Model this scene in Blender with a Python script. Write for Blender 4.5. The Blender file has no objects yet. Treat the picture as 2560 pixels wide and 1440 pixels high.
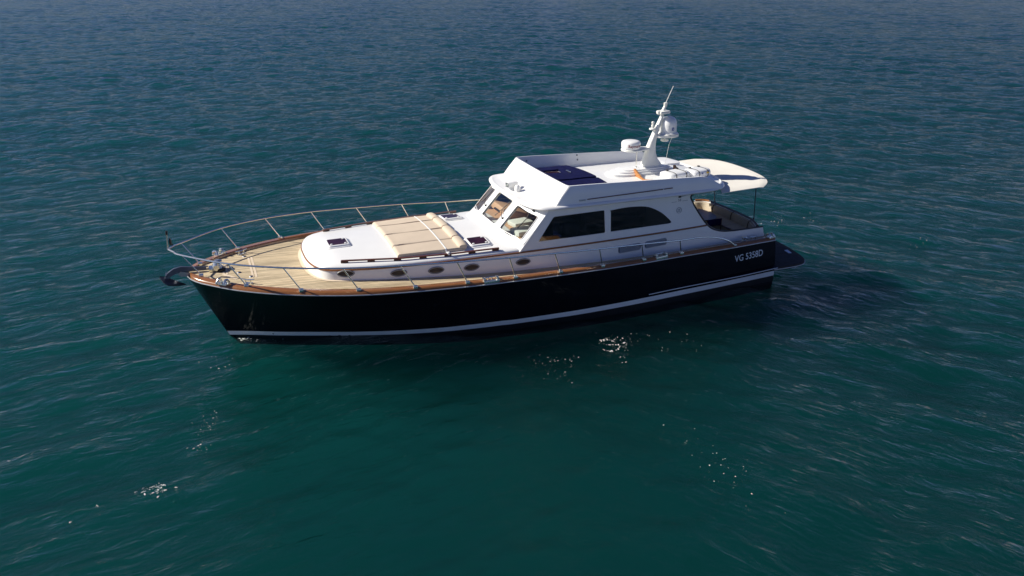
import bpy, bmesh, math, random
import numpy as np
from mathutils import Vector, Matrix
from mathutils.geometry import tessellate_polygon

# ------------------------------------------------------------------ camera, sky, sun, exposure
SC = bpy.context.scene
COL = SC.collection
R = math.radians

CAM_POS = (16.249, 20.932, 9.237)
CAM_YAW, CAM_PITCH = -0.3764, 0.3835
cam_data = bpy.data.cameras.new('camera')
cam = bpy.data.objects.new('camera', cam_data)
COL.objects.link(cam)
d = Vector((math.sin(CAM_YAW) * math.cos(CAM_PITCH), -math.cos(CAM_YAW) * math.cos(CAM_PITCH), -math.sin(CAM_PITCH)))
cam.location = CAM_POS
cam.rotation_euler = d.to_track_quat('-Z', 'Y').to_euler()
cam_data.sensor_width = 36.0
cam_data.lens = 36.0 * 1993.8 / 2560.0
cam_data.clip_start = 0.1
cam_data.clip_end = 20000.0
SC.camera = cam

SUN_EL, SUN_AZ = R(35.0), R(-26.0)          # azimuth counted from +x (the bow) towards +y (port)
sun_dir = Vector((math.cos(SUN_EL) * math.cos(SUN_AZ), math.cos(SUN_EL) * math.sin(SUN_AZ), math.sin(SUN_EL)))
world = bpy.data.worlds.new('World')
SC.world = world
world.use_nodes = True
wn = world.node_tree
bg = wn.nodes['Background']
sky = wn.nodes.new('ShaderNodeTexSky')
sky.sky_type = 'NISHITA'
sky.sun_disc = False
sky.sun_elevation = SUN_EL
sky.sun_rotation = math.pi / 2 - SUN_AZ
sky.air_density = 1.0
sky.altitude = 500.0
sky.dust_density = 0.0
sky.ozone_density = 3.0
tint = wn.nodes.new('ShaderNodeMix')
tint.data_type = 'RGBA'
tint.blend_type = 'MULTIPLY'
tint.inputs[0].default_value = 1.0
tint.inputs[7].default_value = (0.65, 0.65, 0.97, 1.0)
wn.links.new(sky.outputs[0], tint.inputs[6])
wn.links.new(tint.outputs[2], bg.inputs['Color'])
bg.inputs['Strength'].default_value = 0.05

sun_data = bpy.data.lights.new('sun', 'SUN')
sun_data.energy = 5.0
sun_data.angle = R(0.53)
sun_data.color = (1.0, 0.94, 0.83)
sun = bpy.data.objects.new('sun', sun_data)
sun.rotation_euler = sun_dir.to_track_quat('Z', 'Y').to_euler()
sun.location = (0, 0, 60)
COL.objects.link(sun)

SC.view_settings.view_transform = 'Standard'
SC.view_settings.look = 'None'
SC.view_settings.exposure = 0.53
SC.view_settings.gamma = 1.0
SC.cycles.max_bounces = 8
SC.cycles.volume_bounces = 2
SC.cycles.sample_clamp_indirect = 2.0
SC.cycles.transparent_max_bounces = 12

rnd = random.Random(7)

# ------------------------------------------------------------------ materials
def new_mat(name):
    m = bpy.data.materials.new(name)
    m.use_nodes = True
    nt = m.node_tree
    return m, nt, nt.nodes['Principled BSDF']

def link(nt, a, b):
    nt.links.new(a, b)

def coord(nt, scale=(1, 1, 1)):
    tc = nt.nodes.new('ShaderNodeTexCoord')
    mp = nt.nodes.new('ShaderNodeMapping')
    mp.inputs['Scale'].default_value = scale
    link(nt, tc.outputs['Object'], mp.inputs['Vector'])
    return mp.outputs['Vector']

def noise(nt, vec, scale, detail=4, rough=0.55, dist=0.0):
    n = nt.nodes.new('ShaderNodeTexNoise')
    n.inputs['Scale'].default_value = scale
    n.inputs['Detail'].default_value = detail
    n.inputs['Roughness'].default_value = rough
    n.inputs['Distortion'].default_value = dist
    link(nt, vec, n.inputs['Vector'])
    return n.outputs['Fac']

def ramp(nt, fac, stops):
    r = nt.nodes.new('ShaderNodeValToRGB')
    e = r.color_ramp.elements
    while len(e) < len(stops):
        e.new(0.5)
    for k, (p, c) in enumerate(stops):
        e[k].position = p
        e[k].color = (c[0], c[1], c[2], 1.0) if not isinstance(c, (int, float)) else (c, c, c, 1)
    link(nt, fac, r.inputs['Fac'])
    return r.outputs['Color']

def bump(nt, b, h, strength, dist=0.01):
    n = nt.nodes.new('ShaderNodeBump')
    n.inputs['Strength'].default_value = strength
    n.inputs['Distance'].default_value = dist
    link(nt, h, n.inputs['Height'])
    link(nt, n.outputs['Normal'], b.inputs['Normal'])
    return n

def simple(name, c, rough=0.4, metal=0.0, var=0.12, scale=3.0, coat=0.0, bump_s=0.0, bump_scale=40.0, stretch=(1, 1, 1)):
    m, nt, b = new_mat(name)
    v = coord(nt, stretch)
    f = noise(nt, v, scale, 5)
    lo = tuple(x * (1 - var) for x in c)
    hi = tuple(min(1, x * (1 + var)) for x in c)
    link(nt, ramp(nt, f, [(0.3, lo), (0.7, hi)]), b.inputs['Base Color'])
    b.inputs['Roughness'].default_value = rough
    b.inputs['Metallic'].default_value = metal
    b.inputs['Coat Weight'].default_value = coat
    b.inputs['Coat Roughness'].default_value = 0.06
    if bump_s:
        bump(nt, b, noise(nt, v, bump_scale, 3), bump_s, 0.01)
    return m

M = {}
M['gelcoat'] = simple('white_gelcoat', (0.83, 0.83, 0.81), 0.3, var=0.02, scale=1.5, coat=0.35)
M['nonskid'] = simple('white_nonskid', (0.80, 0.80, 0.77), 0.6, var=0.03, scale=2.0, bump_s=0.15, bump_scale=160)
M['mast_white'] = simple('mast_white', (0.74, 0.75, 0.70), 0.4, var=0.06, scale=4.0, coat=0.1)
M['stripe'] = simple('boot_stripe_white', (0.78, 0.79, 0.80), 0.35, var=0.05, scale=1.2)
M['cream_canvas'] = simple('cream_canvas', (0.70, 0.675, 0.61), 0.85, var=0.03, scale=1.5, bump_s=0.1, bump_scale=30)
M['cushion'] = simple('beige_cushion', (0.56, 0.465, 0.36), 0.9, var=0.04, scale=3, bump_s=0.25, bump_scale=9)
M['cream_cushion'] = simple('cream_cushion', (0.46, 0.395, 0.30), 0.85, var=0.04, scale=3, bump_s=0.15, bump_scale=12)
M['grey_white'] = simple('pale_vinyl', (0.72, 0.74, 0.68), 0.7, var=0.03, scale=5, bump_s=0.15, bump_scale=20)
M['cream'] = simple('cream_panel', (0.66, 0.60, 0.46), 0.5, var=0.03)
M['navy'] = simple('navy_fabric', (0.006, 0.008, 0.048), 0.95, var=0.25, scale=6, bump_s=0.3, bump_scale=14)
M['navy'].node_tree.nodes['Principled BSDF'].inputs['Specular IOR Level'].default_value = 0.08
M['tan'] = simple('tan_leather', (0.62, 0.38, 0.23), 0.55, var=0.08, scale=5)
M['steel'] = simple('polished_steel', (0.80, 0.80, 0.72), 0.27, metal=1.0, var=0.06, scale=8)
M['dull_steel'] = simple('brushed_steel', (0.52, 0.53, 0.54), 0.4, metal=0.7, var=0.1, scale=8)
M['galv'] = simple('dark_galvanised', (0.13, 0.14, 0.17), 0.32, metal=0.8, var=0.2, scale=9)
M['black'] = simple('black_rubber', (0.008, 0.008, 0.009), 0.45, var=0.2)
M['vent_grey'] = simple('grey_blue_vent', (0.40, 0.43, 0.46), 0.5, var=0.06)
M['frame_grey'] = simple('grey_frame', (0.22, 0.23, 0.24), 0.4, var=0.1)
M['dark_trim'] = simple('dark_trim', (0.018, 0.014, 0.016), 0.35, var=0.2)
M['dark_floor'] = simple('dark_floor', (0.035, 0.028, 0.024), 0.6, var=0.2)
M['letter'] = simple('pale_lettering', (0.66, 0.72, 0.78), 0.5, var=0.02)
M['grey_mark'] = simple('grey_marking', (0.12, 0.14, 0.18), 0.4, var=0.05)
M['red_letter'] = simple('dark_red_lettering', (0.22, 0.03, 0.04), 0.5, var=0.05)
M['blue_badge'] = simple('blue_badge', (0.01, 0.04, 0.25), 0.4, var=0.05)
M['strap'] = simple('black_strap', (0.03, 0.028, 0.026), 0.8, var=0.2)
M['white_strap'] = simple('white_strap', (0.78, 0.79, 0.78), 0.7, var=0.03)
M['yellow'] = simple('yellow_label', (0.65, 0.42, 0.03), 0.6, var=0.1)
M['raft'] = simple('raft_white', (0.78, 0.79, 0.79), 0.38, var=0.05, scale=6, coat=0.15)
M['antifoul'] = simple('black_antifouling', (0.006, 0.007, 0.010), 0.6, var=0.3)
M['platform'] = simple('dark_teak_platform', (0.034, 0.028, 0.027), 0.85, var=0.2, scale=4, stretch=(1, 8, 1))
M['grate'] = simple('dark_grating', (0.018, 0.016, 0.017), 0.8, var=0.4, scale=14)

def varnish(name, lo, hi, rough=0.22, coat=0.7):
    m, nt, b = new_mat(name)
    v = coord(nt, (0.7, 14, 14))
    f = noise(nt, v, 2.2, 6, 0.6, 0.4)
    link(nt, ramp(nt, f, [(0.25, lo), (0.75, hi)]), b.inputs['Base Color'])
    b.inputs['Roughness'].default_value = rough
    b.inputs['Coat Weight'].default_value = coat
    b.inputs['Coat Roughness'].default_value = 0.1
    return m
M['varnish'] = varnish('varnished_teak', (0.165, 0.062, 0.018), (0.31, 0.13, 0.042), 0.25, 0.45)
M['varnish_dark'] = varnish('dark_varnished_teak', (0.075, 0.022, 0.010), (0.14, 0.045, 0.018), 0.35, 0.3)
M['varnish_bright'] = varnish('bright_varnished_teak', (0.36, 0.13, 0.025), (0.50, 0.21, 0.05))

def teak_deck():
    m, nt, b = new_mat('weathered_teak_deck')
    v = coord(nt, (0.55, 9, 1))
    streak = noise(nt, v, 2.6, 6, 0.65, 0.3)
    big = noise(nt, coord(nt), 0.8, 3)
    tc = nt.nodes.new('ShaderNodeTexCoord')
    sep = nt.nodes.new('ShaderNodeSeparateXYZ')
    link(nt, tc.outputs['Object'], sep.inputs[0])
    mul = nt.nodes.new('ShaderNodeMath'); mul.operation = 'MULTIPLY'; mul.inputs[1].default_value = 1 / 0.08
    link(nt, sep.outputs['Y'], mul.inputs[0])
    fr = nt.nodes.new('ShaderNodeMath'); fr.operation = 'FRACT'
    link(nt, mul.outputs[0], fr.inputs[0])
    fl = nt.nodes.new('ShaderNodeMath'); fl.operation = 'FLOOR'
    link(nt, mul.outputs[0], fl.inputs[0])
    wn_ = nt.nodes.new('ShaderNodeTexWhiteNoise'); wn_.noise_dimensions = '1D'
    link(nt, fl.outputs[0], wn_.inputs['W'])
    seam = ramp(nt, fr.outputs[0], [(0.0, 0.22), (0.13, 0.25), (0.22, 1.0)])
    base = ramp(nt, streak, [(0.30, (0.44, 0.34, 0.205)), (0.70, (0.80, 0.655, 0.43))])
    vary = ramp(nt, wn_.outputs['Value'], [(0.0, 0.74), (1.0, 1.12)])
    bigc = ramp(nt, big, [(0.3, 0.86), (0.7, 1.08)])
    cur = base
    for c in (vary, bigc, seam):
        mx = nt.nodes.new('ShaderNodeMix'); mx.data_type = 'RGBA'; mx.blend_type = 'MULTIPLY'
        mx.inputs[0].default_value = 1.0
        link(nt, cur, mx.inputs[6]); link(nt, c, mx.inputs[7])
        cur = mx.outputs[2]
    link(nt, cur, b.inputs['Base Color'])
    b.inputs['Roughness'].default_value = 0.75
    return m
M['teak'] = teak_deck()
M['teak_margin'] = simple('teak_margin', (0.68, 0.56, 0.41), 0.7, var=0.12, scale=6, stretch=(1, 6, 1))

def hull_paint():
    m, nt, b = new_mat('black_hull_paint')
    v = coord(nt)
    f = noise(nt, v, 2.0, 4)
    link(nt, ramp(nt, f, [(0.3, (0.0035, 0.004, 0.0075)), (0.7, (0.005, 0.006, 0.011))]), b.inputs['Base Color'])
    salt = noise(nt, coord(nt, (3, 3, 0.8)), 5.0, 8, 0.7)
    link(nt, ramp(nt, salt, [(0.35, 0.09), (0.75, 0.12)]), b.inputs['Roughness'])
    b.inputs['IOR'].default_value = 1.45
    b.inputs['Specular IOR Level'].default_value = 0.15
    return m
M['hull'] = hull_paint()

def glass(name, tint, clear, rough=0.02):
    m, nt, b = new_mat(name)
    out = nt.nodes['Material Output']
    nt.nodes.remove(b)
    gl = nt.nodes.new('ShaderNodeBsdfGlossy'); gl.inputs['Roughness'].default_value = rough
    gl.inputs['Color'].default_value = (0.9, 0.92, 0.95, 1)
    tr = nt.nodes.new('ShaderNodeBsdfTransparent'); tr.inputs['Color'].default_value = (*[clear * t for t in tint], 1)
    fr = nt.nodes.new('ShaderNodeFresnel'); fr.inputs['IOR'].default_value = 1.5
    v = coord(nt)
    bm = nt.nodes.new('ShaderNodeBump'); bm.inputs['Strength'].default_value = 0.03
    link(nt, noise(nt, v, 0.9, 2), bm.inputs['Height'])
    link(nt, bm.outputs['Normal'], gl.inputs['Normal'])
    ge = nt.nodes.new('ShaderNodeNewGeometry')
    inv = nt.nodes.new('ShaderNodeMath'); inv.operation = 'SUBTRACT'; inv.inputs[0].default_value = 1.0
    link(nt, ge.outputs['Backfacing'], inv.inputs[1])
    ff = nt.nodes.new('ShaderNodeMath'); ff.operation = 'MULTIPLY'
    link(nt, fr.outputs[0], ff.inputs[0]); link(nt, inv.outputs[0], ff.inputs[1])
    mx = nt.nodes.new('ShaderNodeMixShader')
    link(nt, ff.outputs[0], mx.inputs[0]); link(nt, tr.outputs[0], mx.inputs[1]); link(nt, gl.outputs[0], mx.inputs[2])
    link(nt, mx.outputs[0], out.inputs['Surface'])
    return m
M['windscreen'] = glass('windscreen_glass', (0.93, 0.95, 0.94), 0.97)
M['tinted'] = glass('tinted_side_glass', (0.9, 0.95, 1.0), 0.40)
M['porthole'] = simple('dark_porthole_glass', (0.020, 0.022, 0.026), 0.25, var=0.2)
M['hatch_glass'] = simple('purple_acrylic', (0.030, 0.008, 0.014), 0.12, var=0.3, scale=3)
M['hatch_glass'].node_tree.nodes['Principled BSDF'].inputs['Specular IOR Level'].default_value = 0.22
M['lamp_glass'] = simple('lamp_glass', (0.25, 0.27, 0.28), 0.06, metal=0.6, var=0.3, scale=20)

# ------------------------------------------------------------------ object and mesh helpers
def empty(name, loc, label, cat, group=None):
    o = bpy.data.objects.new(name, None)
    COL.objects.link(o)
    o.location = loc
    o.empty_display_size = 0.3
    o['label'] = label
    o['category'] = cat
    if group:
        o['group'] = group
    return o

def tag(o, label, cat=None, group=None):
    o['label'] = label
    if cat:
        o['category'] = cat
    if group:
        o['group'] = group
    return o

class MB:
    def __init__(self):
        self.v, self.f = [], []
    def add(self, vs, fs):
        n = len(self.v)
        self.v += [tuple(p) for p in vs]
        self.f += [tuple(i + n for i in q) for q in fs]
        return self
    def grid(self, rows, cu=False, cv=False):
        nr, nc = len(rows), len(rows[0])
        vs = [p for r in rows for p in r]
        fs = []
        for i in range(nr if cu else nr - 1):
            for j in range(nc if cv else nc - 1):
                a = i * nc + j; b_ = i * nc + (j + 1) % nc
                c = ((i + 1) % nr) * nc + (j + 1) % nc; d_ = ((i + 1) % nr) * nc + j
                fs.append((a, b_, c, d_))
        return self.add(vs, fs)
    def tube(self, pts, r, n=8, closed=False, caps=True):
        P = [Vector(p) for p in pts]
        k = len(P)
        rr = r if isinstance(r, (list, tuple)) else [r] * k
        up = None
        rows = []
        for i in range(k):
            a = P[(i - 1) % k] if (closed or i > 0) else P[i]
            c = P[(i + 1) % k] if (closed or i < k - 1) else P[i]
            t = (c - a)
            if t.length < 1e-9:
                t = Vector((0, 0, 1))
            t.normalize()
            if up is None:
                up = t.orthogonal().normalized()
            up = (up - t * up.dot(t))
            if up.length < 1e-6:
                up = t.orthogonal()
            up.normalize()
            w = t.cross(up)
            rows.append([tuple(P[i] + (up * math.cos(2 * math.pi * j / n) + w * math.sin(2 * math.pi * j / n)) * rr[i]) for j in range(n)])
        base = len(self.v)
        self.grid(rows, cu=closed, cv=True)
        if caps and not closed:
            self.f.append(tuple(base + j for j in range(n))[::-1])
            self.f.append(tuple(base + (k - 1) * n + j for j in range(n)))
        return self
    def box(self, c, s, bev=0.0, rot=None, seg=2):
        bm = bmesh.new()
        bmesh.ops.create_cube(bm, size=1.0)
        for v in bm.verts:
            v.co = Vector((v.co.x * s[0], v.co.y * s[1], v.co.z * s[2]))
        if bev:
            bmesh.ops.bevel(bm, geom=bm.edges[:], offset=bev, segments=seg, profile=0.6, affect='EDGES')
        mt = Matrix.Translation(Vector(c)) @ (rot.to_4x4() if rot is not None else Matrix.Identity(4))
        bm.verts.index_update()
        self.add([mt @ v.co for v in bm.verts], [[v.index for v in f.verts] for f in bm.faces])
        bm.free()
        return self
    def lathe(self, prof, c, n=24, mt=None, sx=1.0, sy=1.0):
        rows = []
        for r, z in prof:
            row = []
            for j in range(n):
                a = 2 * math.pi * j / n
                p = Vector((r * math.cos(a) * sx, r * math.sin(a) * sy, z))
                if mt is not None:
                    p = mt @ p
                row.append(tuple(p + Vector(c)))
            rows.append(row)
        return self.grid(rows, cv=True)
    def prism(self, outline, f0, f1):
        """outline of 2-D points; f0 and f1 map a point to the two faces"""
        n = len(outline)
        vs = [f0(p) for p in outline] + [f1(p) for p in outline]
        fs = [tuple(range(n))[::-1], tuple(range(n, 2 * n))]
        for i in range(n):
            j = (i + 1) % n
            fs.append((i, j, n + j, n + i))
        return self.add(vs, fs)
    def build(self, name, mat, parent=None, loc=None, smooth=35, recalc=True, bevel=0.0):
        me = bpy.data.meshes.new(name)
        off = Vector(loc) if loc else Vector((0, 0, 0))
        base = off if parent is None else Vector((0, 0, 0))
        if parent is not None:
            q = parent
            while q is not None:
                base = base + q.location
                q = q.parent
        me.from_pydata([tuple(Vector(p) - base) for p in self.v], [], self.f)
        if recalc or bevel:
            bm = bmesh.new(); bm.from_mesh(me)
            bmesh.ops.remove_doubles(bm, verts=bm.verts[:], dist=1e-5)
            if bevel:
                es = [e for e in bm.edges if len(e.link_faces) == 2 and e.calc_face_angle(0) > 0.6]
                bmesh.ops.bevel(bm, geom=es, offset=bevel, segments=2, profile=0.6, affect='EDGES')
            bmesh.ops.recalc_face_normals(bm, faces=bm.faces[:])
            bm.to_mesh(me); bm.free()
        me.materials.append(mat)
        if smooth:
            me.polygons.foreach_set('use_smooth', [True] * len(me.polygons))
            me.set_sharp_from_angle(angle=R(smooth))
        me.update()
        o = bpy.data.objects.new(name, me)
        COL.objects.link(o)
        o.location = off if parent is None else (0, 0, 0)
        if parent is not None:
            o.parent = parent
        return o

def cr(pts, n):
    """Catmull-Rom resample of a list of points (any dimension): n samples between neighbours"""
    P = [np.array(p, float) for p in pts]
    P = [2 * P[0] - P[1]] + P + [2 * P[-1] - P[-2]]
    out = []
    for i in range(1, len(P) - 2):
        for k in range(n):
            t = k / n
            a, b, c, d_ = P[i - 1], P[i], P[i + 1], P[i + 2]
            out.append(0.5 * ((2 * b) + (-a + c) * t + (2 * a - 5 * b + 4 * c - d_) * t * t + (-a + 3 * b - 3 * c + d_) * t ** 3))
    out.append(P[-2])
    return [tuple(float(x) for x in p) for p in out]

def ip(x, xs, ys):
    return float(np.interp(x, xs, ys))

def smooth01(t):
    t = max(0.0, min(1.0, t))
    return t * t * (3 - 2 * t)

def rrect(cx, cy, w, h, r, n=5):
    out = []
    for sx, sy, a0 in ((1, 1, 0), (-1, 1, 90), (-1, -1, 180), (1, -1, 270)):
        for k in range(n + 1):
            a = R(a0 + 90 * k / n)
            out.append((cx + sx * (w / 2 - r) + r * math.cos(a), cy + sy * (h / 2 - r) + r * math.sin(a)))
    return out

def round_poly(pts, r, n=4):
    """round the corners of a polygon"""
    out = []
    k = len(pts)
    for i in range(k):
        p0, p1, p2 = (Vector((*pts[(i + j) % k], 0)) for j in (-1, 0, 1))
        a = (p0 - p1); b = (p2 - p1)
        rr = min(r, a.length * 0.45, b.length * 0.45)
        a = p1 + a.normalized() * rr; b = p1 + b.normalized() * rr
        for q in range(n + 1):
            t = q / n
            v = a * (1 - t) ** 2 + p1 * 2 * t * (1 - t) + b * t * t
            out.append((v.x, v.y))
    return out

def plate(outline, holes, fmap, thick, step=0.25, mb=None):
    """flat panel with holes, given in (u, v), cut into strips and bent onto fmap(u, v, offset)"""
    mb = mb or MB()
    loops = [outline] + list(holes)
    flat = [p for l in loops for p in l]
    tris = tessellate_polygon([[Vector((p[0], p[1], 0)) for p in l] for l in loops])
    bm = bmesh.new()
    vs = [bm.verts.new((p[0], p[1], 0)) for p in flat]
    for t in tris:
        try:
            bm.faces.new([vs[i] for i in t])
        except ValueError:
            pass
    us = [p[0] for p in outline]; ws = [p[1] for p in outline]
    for ax, lo, hi in ((0, min(us), max(us)), (1, min(ws), max(ws))):
        k = lo + step
        while k < hi - 1e-4:
            co = (k, 0, 0) if ax == 0 else (0, k, 0)
            no = (1, 0, 0) if ax == 0 else (0, 1, 0)
            bmesh.ops.bisect_plane(bm, geom=bm.verts[:] + bm.edges[:] + bm.faces[:], plane_co=co, plane_no=no, dist=1e-5)
            k += step
    bm.verts.index_update()
    n = len(bm.verts)
    top = [fmap(v.co.x, v.co.y, 0.0) for v in bm.verts]
    bot = [fmap(v.co.x, v.co.y, -thick) for v in bm.verts]
    fs = [[v.index for v in f.verts] for f in bm.faces]
    allf = fs + [[i + n for i in f][::-1] for f in fs]
    for e in bm.edges:
        if len(e.link_faces) == 1:
            a, b = e.verts[0].index, e.verts[1].index
            allf.append([a, b, b + n, a + n])
    mb.add(top + bot, allf)
    bm.free()
    return mb

def text_mesh(body, size, offset=0.0, align='LEFT', spacing=1.0):
    cu = bpy.data.curves.new('lettering', 'FONT')
    cu.body = body; cu.size = size; cu.offset = offset; cu.align_x = align; cu.space_character = spacing
    cu.resolution_u = 4
    o = bpy.data.objects.new('lettering', cu)
    COL.objects.link(o)
    dg = bpy.context.evaluated_depsgraph_get()
    me = bpy.data.meshes.new_from_object(o.evaluated_get(dg))
    vs = [tuple(v.co) for v in me.vertices]; fs = [tuple(p.vertices) for p in me.polygons]
    bpy.data.objects.remove(o); bpy.data.curves.remove(cu); bpy.data.meshes.remove(me)
    return vs, fs

# ------------------------------------------------------------------ the sea
WAVES = []
wr = np.random.RandomState(11)
for i in range(84):
    lam = 0.30 * (11.0 / 0.30) ** (i / 83.0)
    if i % 3 == 0:
        ang = math.atan2(0.93, -0.36) + wr.normal(0, 0.30); sysm = 1       # stronger on the bow side
    elif i % 3 == 1:
        ang = math.atan2(0.55, 0.84) + wr.normal(0, 0.30); sysm = 2        # stronger on the stern side
    else:
        ang = math.atan2(0.93, 0.37) + wr.normal(0, 0.55); sysm = 0
    k = 2 * math.pi / lam
    slope = 0.036 * (1.0 if lam < 2.4 else (2.4 / lam) ** 0.95) * (1.0 if lam > 0.6 else (lam / 0.6) ** 0.8)
    WAVES.append((k * math.cos(ang), k * math.sin(ang), slope / k, wr.uniform(0, 6.283), lam, sysm))

def sea_height(x, y, spacing=None):
    x = np.asarray(x, float); y = np.asarray(y, float)
    h = np.zeros_like(x)
    side = 0.5 + 0.5 * np.tanh((x - 8.0 - 0.4 * np.clip(-y, 0, 60)) / 6.0)
    near = 1.0 / (1.0 + np.exp(-(y + 2.0) / 3.0))              # 1 on the camera's side of the boat
    lee = np.exp(-(((x - 8.5) / 6.5) ** 2 + ((y - 7.0) / 6.0) ** 2))
    gust = 0.8 + 0.32 * np.sin(0.11 * x + 0.07 * y + 0.6) * np.sin(0.05 * x - 0.13 * y + 2.1)
    amp1 = 1.0 * (1 - near) + near * (0.35 + 1.0 * side)
    amp2 = 1.0 * (1 - near) + near * (1.15 - 0.85 * side)
    tot = (1 - 0.62 * lee) * gust
    for kx, ky, a, ph, lam, sysm in WAVES:
        w = a * np.sin(kx * x + ky * y + ph + 0.35 * np.sin(0.31 * kx * y - 0.27 * ky * x + ph * 2))
        if spacing is not None:
            kk = math.hypot(kx, ky)
            sp = spacing[0] * abs(kx) / kk + spacing[1] * abs(ky) / kk
            w = w * np.clip((lam / sp - 2.0) / 1.5, 0, 1)
        h += w * (amp1 if sysm == 1 else amp2 if sysm == 2 else 0.8)
    return h * tot

def graded(lo, f0, f1, hi, s, g0, g1):
    mid = list(np.arange(f0, f1, s))
    out = mid
    k, st = f0, s
    left = []
    while k > lo:
        st *= g0; k -= st; left.append(k)
    k, st = mid[-1], s
    right = []
    while k < hi:
        st *= g1; k += st; right.append(k)
    return np.array(left[::-1] + out + right)

SEA_S = (0.0026, 0.038, 0.037)
SEA_A = (0.30, 0.215, 0.215)

def build_sea():
    gx = graded(-330, -16, 32, 180, 0.085, 1.006, 1.007)
    gy = graded(-620, -12, 15, 40, 0.085, 1.004, 1.03)
    X, Y = np.meshgrid(gx, gy)
    sx = np.gradient(gx); sy = np.gradient(gy)
    H = sea_height(X, Y, (sx[None, :], sy[:, None]))
    ny, nx = X.shape
    co = np.stack([X, Y, H], -1).reshape(-1, 3).astype(np.float32)
    idx = np.arange(ny * nx).reshape(ny, nx)
    q = np.stack([idx[:-1, :-1], idx[:-1, 1:], idx[1:, 1:], idx[1:, :-1]], -1).reshape(-1, 4)
    # a flat skirt carries the sea on to the horizon
    big = 15000.0
    x0, x1, y0, y1 = gx[0], gx[-1], gy[0], gy[-1]
    ring = [(-big, -big), (big, -big), (big, big), (-big, big), (x0, y0), (x1, y0), (x1, y1), (x0, y1)]
    nb = len(co)
    co = np.vstack([co, np.array([(a, b, -0.02) for a, b in ring], np.float32)])
    # far below, a bottom closes the body of water
    co = np.vstack([co, np.array([(a, b, -60.0) for a, b in ring[:4]], np.float32)])
    sk = np.array([(0, 1, 5, 4), (1, 2, 6, 5), (2, 3, 7, 6), (3, 0, 4, 7), (3, 2, 1, 0)])
    sk[4] = (11, 10, 9, 8)
    sides = np.array([(1, 0, 8, 9), (2, 1, 9, 10), (3, 2, 10, 11), (0, 3, 11, 8)])
    q = np.vstack([q, sk + nb, sides + nb]).astype(np.int32)
    me = bpy.data.meshes.new('sea')
    me.vertices.add(len(co)); me.vertices.foreach_set('co', co.ravel())
    me.loops.add(q.size); me.loops.foreach_set('vertex_index', q.ravel())
    me.polygons.add(len(q))
    me.polygons.foreach_set('loop_start', np.arange(0, q.size, 4, dtype=np.int32))
    me.polygons.foreach_set('use_smooth', np.ones(len(q), bool))
    me.update(calc_edges=True)
    m, nt, b = new_mat('sea_water')
    nt.nodes.remove(b)
    out = nt.nodes['Material Output']
    # ripples lie along the wind: one set of crests on the bow side, another towards the stern
    def ripple_coord(deg):
        tc = nt.nodes.new('ShaderNodeTexCoord')
        mp = nt.nodes.new('ShaderNodeMapping'); mp.vector_type = 'TEXTURE'
        mp.inputs['Rotation'].default_value = (0, 0, R(deg))
        mp.inputs['Scale'].default_value = (1.9, 0.62, 1.0)
        link(nt, tc.outputs['Object'], mp.inputs['Vector'])
        return mp.outputs['Vector']
    tc = nt.nodes.new('ShaderNodeTexCoord')
    sp = nt.nodes.new('ShaderNodeSeparateXYZ'); link(nt, tc.outputs['Object'], sp.inputs[0])
    mr = nt.nodes.new('ShaderNodeMapRange'); mr.interpolation_type = 'SMOOTHSTEP'
    mr.inputs['From Min'].default_value = -2.0; mr.inputs['From Max'].default_value = 14.0
    sk_ = nt.nodes.new('ShaderNodeMath'); sk_.operation = 'MULTIPLY_ADD'; sk_.inputs[1].default_value = -0.45
    link(nt, sp.outputs['Y'], sk_.inputs[0]); link(nt, sp.outputs['X'], sk_.inputs[2])
    link(nt, sk_.outputs[0], mr.inputs['Value'])
    def blend(scale, det, ro, di):
        m_ = nt.nodes.new('ShaderNodeMix'); m_.data_type = 'FLOAT'
        link(nt, mr.outputs['Result'], m_.inputs[0])
        link(nt, noise(nt, ripple_coord(122), scale, det, ro, di), m_.inputs[2])
        link(nt, noise(nt, ripple_coord(8), scale, det, ro, di), m_.inputs[3])
        return m_.outputs[0]
    n1 = blend(3.6, 5, 0.62, 0.7)
    n2 = blend(1.0, 4, 0.55, 0.5)
    ad = nt.nodes.new('ShaderNodeMath'); ad.operation = 'MULTIPLY_ADD'
    ad.inputs[1].default_value = 2.6
    link(nt, n2, ad.inputs[0]); link(nt, n1, ad.inputs[2])
    bm = nt.nodes.new('ShaderNodeBump')
    bm.inputs['Strength'].default_value = 0.6
    bm.inputs['Distance'].default_value = 0.098
    link(nt, ad.outputs[0], bm.inputs['Height'])
    gl = nt.nodes.new('ShaderNodeBsdfGlossy'); gl.inputs['Roughness'].default_value = 0.05
    tr = nt.nodes.new('ShaderNodeBsdfTransparent')
    # light leaving the water at a grazing angle is weaker, because it is bent on its way out
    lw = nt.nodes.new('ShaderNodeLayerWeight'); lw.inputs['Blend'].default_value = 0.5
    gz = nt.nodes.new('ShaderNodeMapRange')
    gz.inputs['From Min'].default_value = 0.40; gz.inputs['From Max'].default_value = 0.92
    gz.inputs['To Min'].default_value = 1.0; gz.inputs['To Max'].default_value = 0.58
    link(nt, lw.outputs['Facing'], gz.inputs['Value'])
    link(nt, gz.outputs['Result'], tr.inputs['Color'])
    fr = nt.nodes.new('ShaderNodeFresnel'); fr.inputs['IOR'].default_value = 1.333
    link(nt, bm.outputs['Normal'], gl.inputs['Normal']); link(nt, bm.outputs['Normal'], fr.inputs['Normal'])
    ge = nt.nodes.new('ShaderNodeNewGeometry')
    inv = nt.nodes.new('ShaderNodeMath'); inv.operation = 'SUBTRACT'; inv.inputs[0].default_value = 1.0
    link(nt, ge.outputs['Backfacing'], inv.inputs[1])
    ff = nt.nodes.new('ShaderNodeMath'); ff.operation = 'MULTIPLY'
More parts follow.
